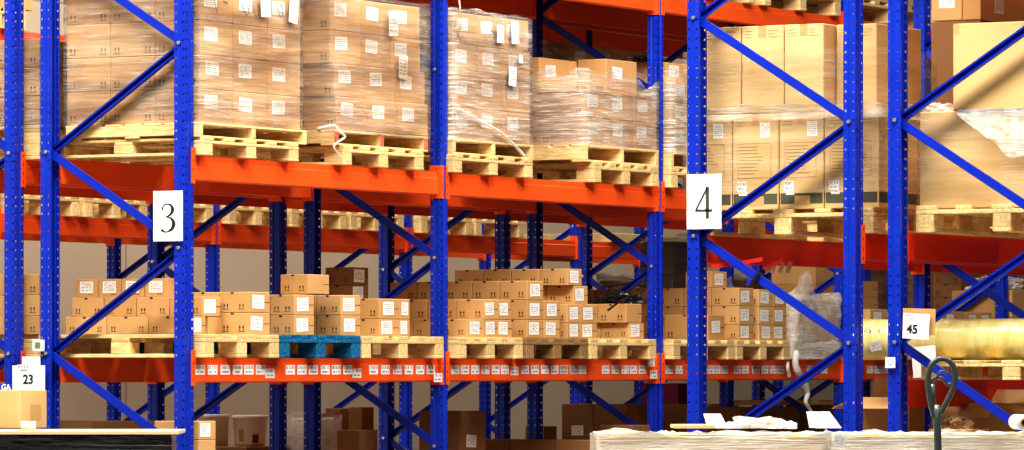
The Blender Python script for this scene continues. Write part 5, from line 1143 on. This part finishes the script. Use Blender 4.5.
crumple('black_plastic_bundle', 'crumpled black plastic on cartons left of the third blue post', (-.22, 5.491, zb+.002), (.34, .22, .09), 'black_plastic', 4, 'plastic bundle')
rope('black_strap', 'black strap hanging off the crumpled black plastic', [(-.16, 5.574, zb+.06), (-.02, 5.221, zb+.035), (.07, 4.977, zb+.012), (.075, 4.815, zb-.045)], .010, 'black_plastic', 'strap', 'black straps')
rope('black_strap', 'thin black strap looping above the crumpled black plastic', [(-.3, 5.373, zb+.11), (-.2, 5.594, zb+.135), (-.15, 5.724, zb+.12), (-.2, 5.762, zb+.07)], .007, 'black_plastic', 'strap', 'black straps')
crumple('black_plastic_scrap', 'black plastic scrap on top of fifth upper load, right of third post', (-.25, 5.998, 3.248), (.24, .3, .05), 'black_plastic', 9, 'plastic bundle')

def ribbon(label, pts, w):
    bm = bmesh.new(); P = spline(pts, 6); o0 = P[0].copy()
    V = [(bm.verts.new(p-o0+Vector((0, 0, w/2))), bm.verts.new(p-o0-Vector((0, 0, w/2)))) for p in P]
    for (a, b), (c, d) in zip(V, V[1:]): bm.faces.new((a, b, d, c))
    tag(link('barrier_tape', mesh('barrier_tape', bm, 'red_paint'), None, o0), label, 'tape', 'red tape scraps')
ribbon('strip of red tape slanting from the red beam to the brace, sign 4 frame', [(3.543, .10, 1.772), (3.441, .06, 1.754), (3.311, -.03, 1.732)], .022)
ribbon('short strip of red tape under the red beam, right of the longer one', [(3.612, .2, 1.774), (3.572, .2, 1.753), (3.496, .2, 1.727)], .02)

# ------------------------------------------------------------------ dark wrapped loads deep in the rear rack, lower shelf
for k, (y0, y1, zt, lab) in enumerate(((7.95, 8.32, 2.12, 'tall dark load in black film right of the third post'), (8.5, 9.75, 1.86, 'dark brown wrapped load under the red beam of the sign 4 frame'), (11.5, 12.5, 2.0, 'added dark wrapped load deep in shade left of the yellow roll'), (12.6, 13.9, 1.9, 'added dark wrapped load deep in shade above the yellow roll'))):  # last two loads are added as dark backing before the bright wall
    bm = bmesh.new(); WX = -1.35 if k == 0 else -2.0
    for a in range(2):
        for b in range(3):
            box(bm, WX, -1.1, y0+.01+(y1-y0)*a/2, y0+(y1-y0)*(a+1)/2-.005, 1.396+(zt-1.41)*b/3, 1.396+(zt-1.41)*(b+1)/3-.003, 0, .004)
    o = tag(link('wrapped_load', mesh('wrapped_load', bm, ['card_shaded'] if k != 0 else ['black_plastic'])), lab, 'load', 'dark loads on the rear rack')
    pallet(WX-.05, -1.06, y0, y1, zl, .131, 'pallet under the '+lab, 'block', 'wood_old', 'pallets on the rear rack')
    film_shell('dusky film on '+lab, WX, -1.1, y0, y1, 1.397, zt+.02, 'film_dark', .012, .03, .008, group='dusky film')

# ------------------------------------------------------------------ ground level
def ground_pallet(x0, x1, y0, y1, lab, mat='wood_old'): pallet(x0, x1, y0, y1, 0, .144, lab, 'block', mat, 'pallets on the floor')
for i in range(5):
    for k in range(3):
        y0 = YS[i]+.06+k*.9
        ground_pallet(-1.06, .08, y0, y0+.86, 'floor pallet under the %s bay of the sign 3 rack, %s place' % (NUM[i], NUM[k]))
for i in range(5):
    for k in range(3):
        y0 = YS[i]+.06+k*.9
        ground_pallet(-2.2, -1.085, y0, y0+.86, 'floor pallet under the %s bay of the rear rack, %s place' % (NUM[i], NUM[k]))
by = 3.3; bx = -1.679
bm = bmesh.new(); box(bm, -.3, .2, -.3, .25, 0, .565, 0, .004); tag(link('dark_carton', mesh('dark_carton', bm, 'card_shaded'), None, (bx-.03, by+.0, .146)), 'dark low carton under the white bucket', 'carton')
bz = .712
bm = bmesh.new(); lathe(bm, [(.001, 0), (.092, 0), (.098, .02), (.11, .17), (.113, .172), (.113, .185), (.108, .186)], 36)
bk = tag(link('bucket', mesh('bucket', bm, 'bucket_white', True), None, (bx, by, bz)), 'cream plastic bucket with lid and magenta patch on ground level', 'bucket')
bm = bmesh.new(); lathe(bm, [(.001, .196), (.106, .196), (.116, .190), (.117, .172), (.114, .172)], 36); link('lid', mesh('lid', bm, 'bucket_white', True), bk)
def patch(a0, a1, z0, z1, mat, name):
    bm = bmesh.new(); n = 6
    ra = lambda z: .0985+(z-.02)*.08+.0012
    L_ = [[bm.verts.new((ra(z)*math.cos(a0+(a1-a0)*i/n), ra(z)*math.sin(a0+(a1-a0)*i/n), z)) for i in range(n+1)] for z in (z0, z1)]
    for i in range(n): bm.faces.new((L_[0][i], L_[0][i+1], L_[1][i+1], L_[1][i]))
    link(name, mesh(name, bm, mat), bk)
patch(-.85, -.45, .02, .075, 'magenta', 'label_patch'); patch(-1.75, -1.4, .03, .11, 'mustard', 'label_patch')
bm = bmesh.new(); lathe(bm, [(.001, 0), (.095, 0), (.10, .18), (.104, .182), (.104, .2), (.001, .2)], 30); tag(link('bucket', mesh('bucket', bm, 'bucket_white', True), None, (bx-.2, by-.12, bz)), 'second cream bucket half hidden left of the one with magenta patch', 'bucket')
WB = (-1.509, -1.3, 3.479, 3.744)
bm = bmesh.new(); box(bm, WB[0]+.01, WB[1]-.01, WB[2]+.01, WB[3]-.01, .146, 0.888, 0, .01)
tag(link('white_goods', mesh('white_goods', bm, 'paper')), 'white goods wrapped in milky plastic between two dark posts, ground level', 'load')
film_shell('crinkled milky plastic around the white goods at ground level', *WB, .15, 0.914, 'film_loose', .02, .02, .012, group='loose film')
bm = bmesh.new(); box(bm, -6.05, -5.15, 14.528, 15.724, 2.299, 2.38, 0, .004)
tag(link('plank_stack', mesh('plank_stack', bm, 'wood')), 'low tan planks lying on the far rack beam, left of the sign 4', 'boards')
bm = bmesh.new(); box(bm, -.15, .15, -.12, .12, 0, .15, 0, .003); tag(link('magenta_carton', mesh('magenta_carton', bm, 'magenta'), None, (-1.564, 8.75, 0.944)), 'small magenta carton on a board right of the third post', 'carton')
bm = bmesh.new(); box(bm, -.3, .3, -.35, .35, -.03, 0, 0, .003); tag(link('shelf_board', mesh('shelf_board', bm, 'wood'), None, (-1.506, 8.84, 0.944)), 'pale board carrying the magenta carton', 'board')
bm = bmesh.new(); box(bm, -.25, .25, -.3, .3, .146, 0.912, 0, .004); tag(link('dark_carton', mesh('dark_carton', bm, 'card_shaded'), None, (-1.506, 8.84, 0)), 'dark carton under the pale board, right of third post', 'carton')
bm = bmesh.new(); box(bm, -.3, .3, -.3, .3, 0, .035, 0, .004); tag(link('shelf_board', mesh('shelf_board', bm, 'wood'), None, (-.82, 9.22, 0.938)), 'pale board lying on shaded cartons inside the sign 4 frame', 'board')
def open_carton(label, loc, w, d, h, rz, flaps, group='open cartons'):
    r = thing('open_carton', label, 'carton', loc, rz, group)
    bm = bmesh.new(); t = .006
    box(bm, -w/2, w/2, -d/2, -d/2+t, 0, h); box(bm, -w/2, w/2, d/2-t, d/2, 0, h); box(bm, -w/2, -w/2+t, -d/2+t, d/2-t, 0, h); box(bm, w/2-t, w/2, -d/2+t, d/2-t, 0, h); box(bm, -w/2+t, w/2-t, -d/2+t, d/2-t, 0, t)
    link('carton_body', mesh('carton_body', bm, 'card'), r)
    for (side, ang) in flaps:
        L = w if side in 'fb' else d; fw = (d if side in 'fb' else w)*.48
        bm = bmesh.new(); box(bm, -L/2+.004, L/2-.004, 0, fw, 0, .005)
        pos, rz2 = {'f': ((0, -d/2, h), PI), 'b': ((0, d/2, h), 0), 'l': ((-w/2, 0, h), PI/2), 'r': ((w/2, 0, h), -PI/2)}[side]
        link('flap', mesh('flap', bm, 'card'), r, pos, (math.radians(ang), 0, rz2))
bm = bmesh.new(); box(bm, -.2, .2, -.2, .2, .146, .62, 0, .004); tag(link('tan_carton', mesh('tan_carton', bm, 'card'), None, (3.971, .75, 0)), 'plain carton under the open carton between the right hand posts', 'carton')
open_carton('open tan carton with long flap slanting down between the right hand posts', (3.971, .75, .622), .30, .26, 0.424, .12, [('f', -28), ('b', 62), ('l', -24), ('r', -20)])
bm = bmesh.new(); box(bm, -.2, .2, -.14, .14, .146, .70, 0, .004); tag(link('dark_carton', mesh('dark_carton', bm, 'card_shaded'), None, (4.459, .95, 0)), 'shaded carton under the second open carton, lower right', 'carton')
open_carton('second open carton with raised flaps right of the pallet jack handle', (4.459, .95, .702), .34, .26, 0.312, -.25, [('f', -34), ('b', 35), ('l', 20), ('r', -25)])
ground_pallet(3.2, 4.3, .1, 1.2, 'floor pallet inside the sign 4 rack'); ground_pallet(4.4, 5.45, .1, 1.2, 'floor pallet inside the sign 45 rack')
bm = bmesh.new(); box(bm, -.12, .12, -.12, .12, .146, 0.891, 0, .004); tag(link('tan_carton', mesh('tan_carton', bm, 'card'), None, (4.574, .3, 0)), 'plain carton under the tan paper bag, lower right', 'carton')
crumple('paper_bag', 'rounded tan paper bag behind the foreground board stack, right of jack handle', (4.574, .3, 0.892), (.17, .2, .10), 'bag_paper', 8, 'bag')

# far rack goods seen at the very top left
for k, y in enumerate([5.477, 5.671]):
    CB.append(carton(-6.0, -5.12, y-.13, y+.14, 3.746, 4.2, 8, 'carton high on the far rack at upper left corner, %s of two' % NUM[k], 'cartons on the far rack'))
# goods added on the top beams, out of view, to shade the racks below
bm = bmesh.new()
for a in range(3):
    for b in range(5): box(bm, -.5, .5, -.6+a*.4, -.6+a*.4+.396, b*.2, b*.2+.198, 0, .004)
TOPL = mesh('top_load', bm, 'card')
def top_load(x, y, z, rack):
    pallet(x-.52, x+.52, y-.6, y+.6, z, .144, 'pallet under the cartons on the top beam of '+rack, 'block', 'wood', 'pallets on the top beams')
    tag(link('added_goods', TOPL, None, (x, y, z+.146)), 'added block of brown cartons on the top beam of '+rack, 'load', 'added goods on the top beams')
for i in range(4):
    for dy in (.72, 2.06):
        top_load(-.45, YS[i]+dy, 3.678, 'the sign 3 rack')
        top_load(-1.61, YS[i]+dy, 3.678, 'the rear rack')
for dy in (.72, 2.06, 3.5, 4.8):
    if dy > 3: top_load(3.66, dy, 3.50, 'the sign 4 rack')
    top_load(4.82, dy, 3.50, 'the sign 45 rack')
# pen marks on the cardboard
def pen(y, z, pts, wd=.006):
    for o in CB:
        if o['group'].startswith('cartons of the') and 'upper' in o['group']:
            x1, x0 = o.location.x+o.dimensions.x/2, o.location
            if abs(o.location.y-y) < o.dimensions.y/2 and o.location.z < z < o.location.z+o.dimensions.z and .03 < x1 < .09:
                bm = bmesh.new()
                for s_ in pts: stroke(bm, [(a, b, wd) for a, b in s_], 6)
                link('pen_mark', mesh('pen_mark', bm, 'dark_print'), o, (x1-o.location.x+.002, y-o.location.y, z-o.location.z), (0, 0, PI/2)); return
bpy.context.view_layer.update()
pen(0.57, 3.231, [[(-.06, .02), (0, -.03), (.02, .03)], [(.06, .03), (.09, -.03), (.13, .0), (.11, .04)]])
pen(0.93, 3.251, [[(-.05, .03), (-.01, -.04), (.02, .0), (-.01, .04)]])
pen(0.249, 3.234, [[(-.02, .03), (.01, -.04)], [(.07, .03), (.12, .02)]])
pen(2.942, 3.227, [[(.03, .05), (-.02, .02), (.03, -.03), (0, -.05), (-.03, -.03), (.03, .05)]])
pen(3.37, 3.251, [[(-.03, .03), (.02, .01), (-.01, -.03)], [(.03, .03), (.06, -.03)]])


# ------------------------------------------------------------------ light and camera
def area(name, loc, size, power, target=None, col=(1, .95, .88)):
    l = bpy.data.lights.new(name, 'AREA'); l.shape = 'RECTANGLE'; l.size, l.size_y = size; l.energy = power; l.color = col
    o = bpy.data.objects.new(name, l); COL.objects.link(o); o.location = loc
    d = Vector(target if target else (loc[0], loc[1], 0)) - Vector(loc)
    o.rotation_euler = d.to_track_quat('-Z', 'Y').to_euler(); return o
area('cross_aisle_lamp', (3.0, -4.2, 9.0), (13, 2.0), 2900, (2.0, -1.0, 0))
area('rack_aisle_lamp', (2.3, 3.0, 7.5), (1.4, 12), 1350, (1.0, 3.0, 0))
area('rear_aisle_lamp', (-3.7, 9, 8.0), (1.2, 24), 1150)
area('hall_lamp', (15, -12, 10), (5, 4), 260, (3.5, 0, 1.8))
w = bpy.data.worlds.new('hall_light'); S.world = w; w.use_nodes = True
w.node_tree.nodes['Background'].inputs[0].default_value = (1.0, .95, .88, 1); w.node_tree.nodes['Background'].inputs[1].default_value = .05
cam = bpy.data.cameras.new('camera'); co = bpy.data.objects.new('camera', cam); COL.objects.link(co)
co.location = (14.9433, -22.6350, 1.2); co.rotation_euler = (PI/2, 0, .5162)
cam.sensor_width = 36; cam.lens = 171.114; cam.shift_y = .14043; cam.clip_end = 300
S.camera = co
S.view_settings.view_transform = 'Standard'
S.view_settings.look = 'Medium High Contrast'
S.view_settings.exposure = -0.2
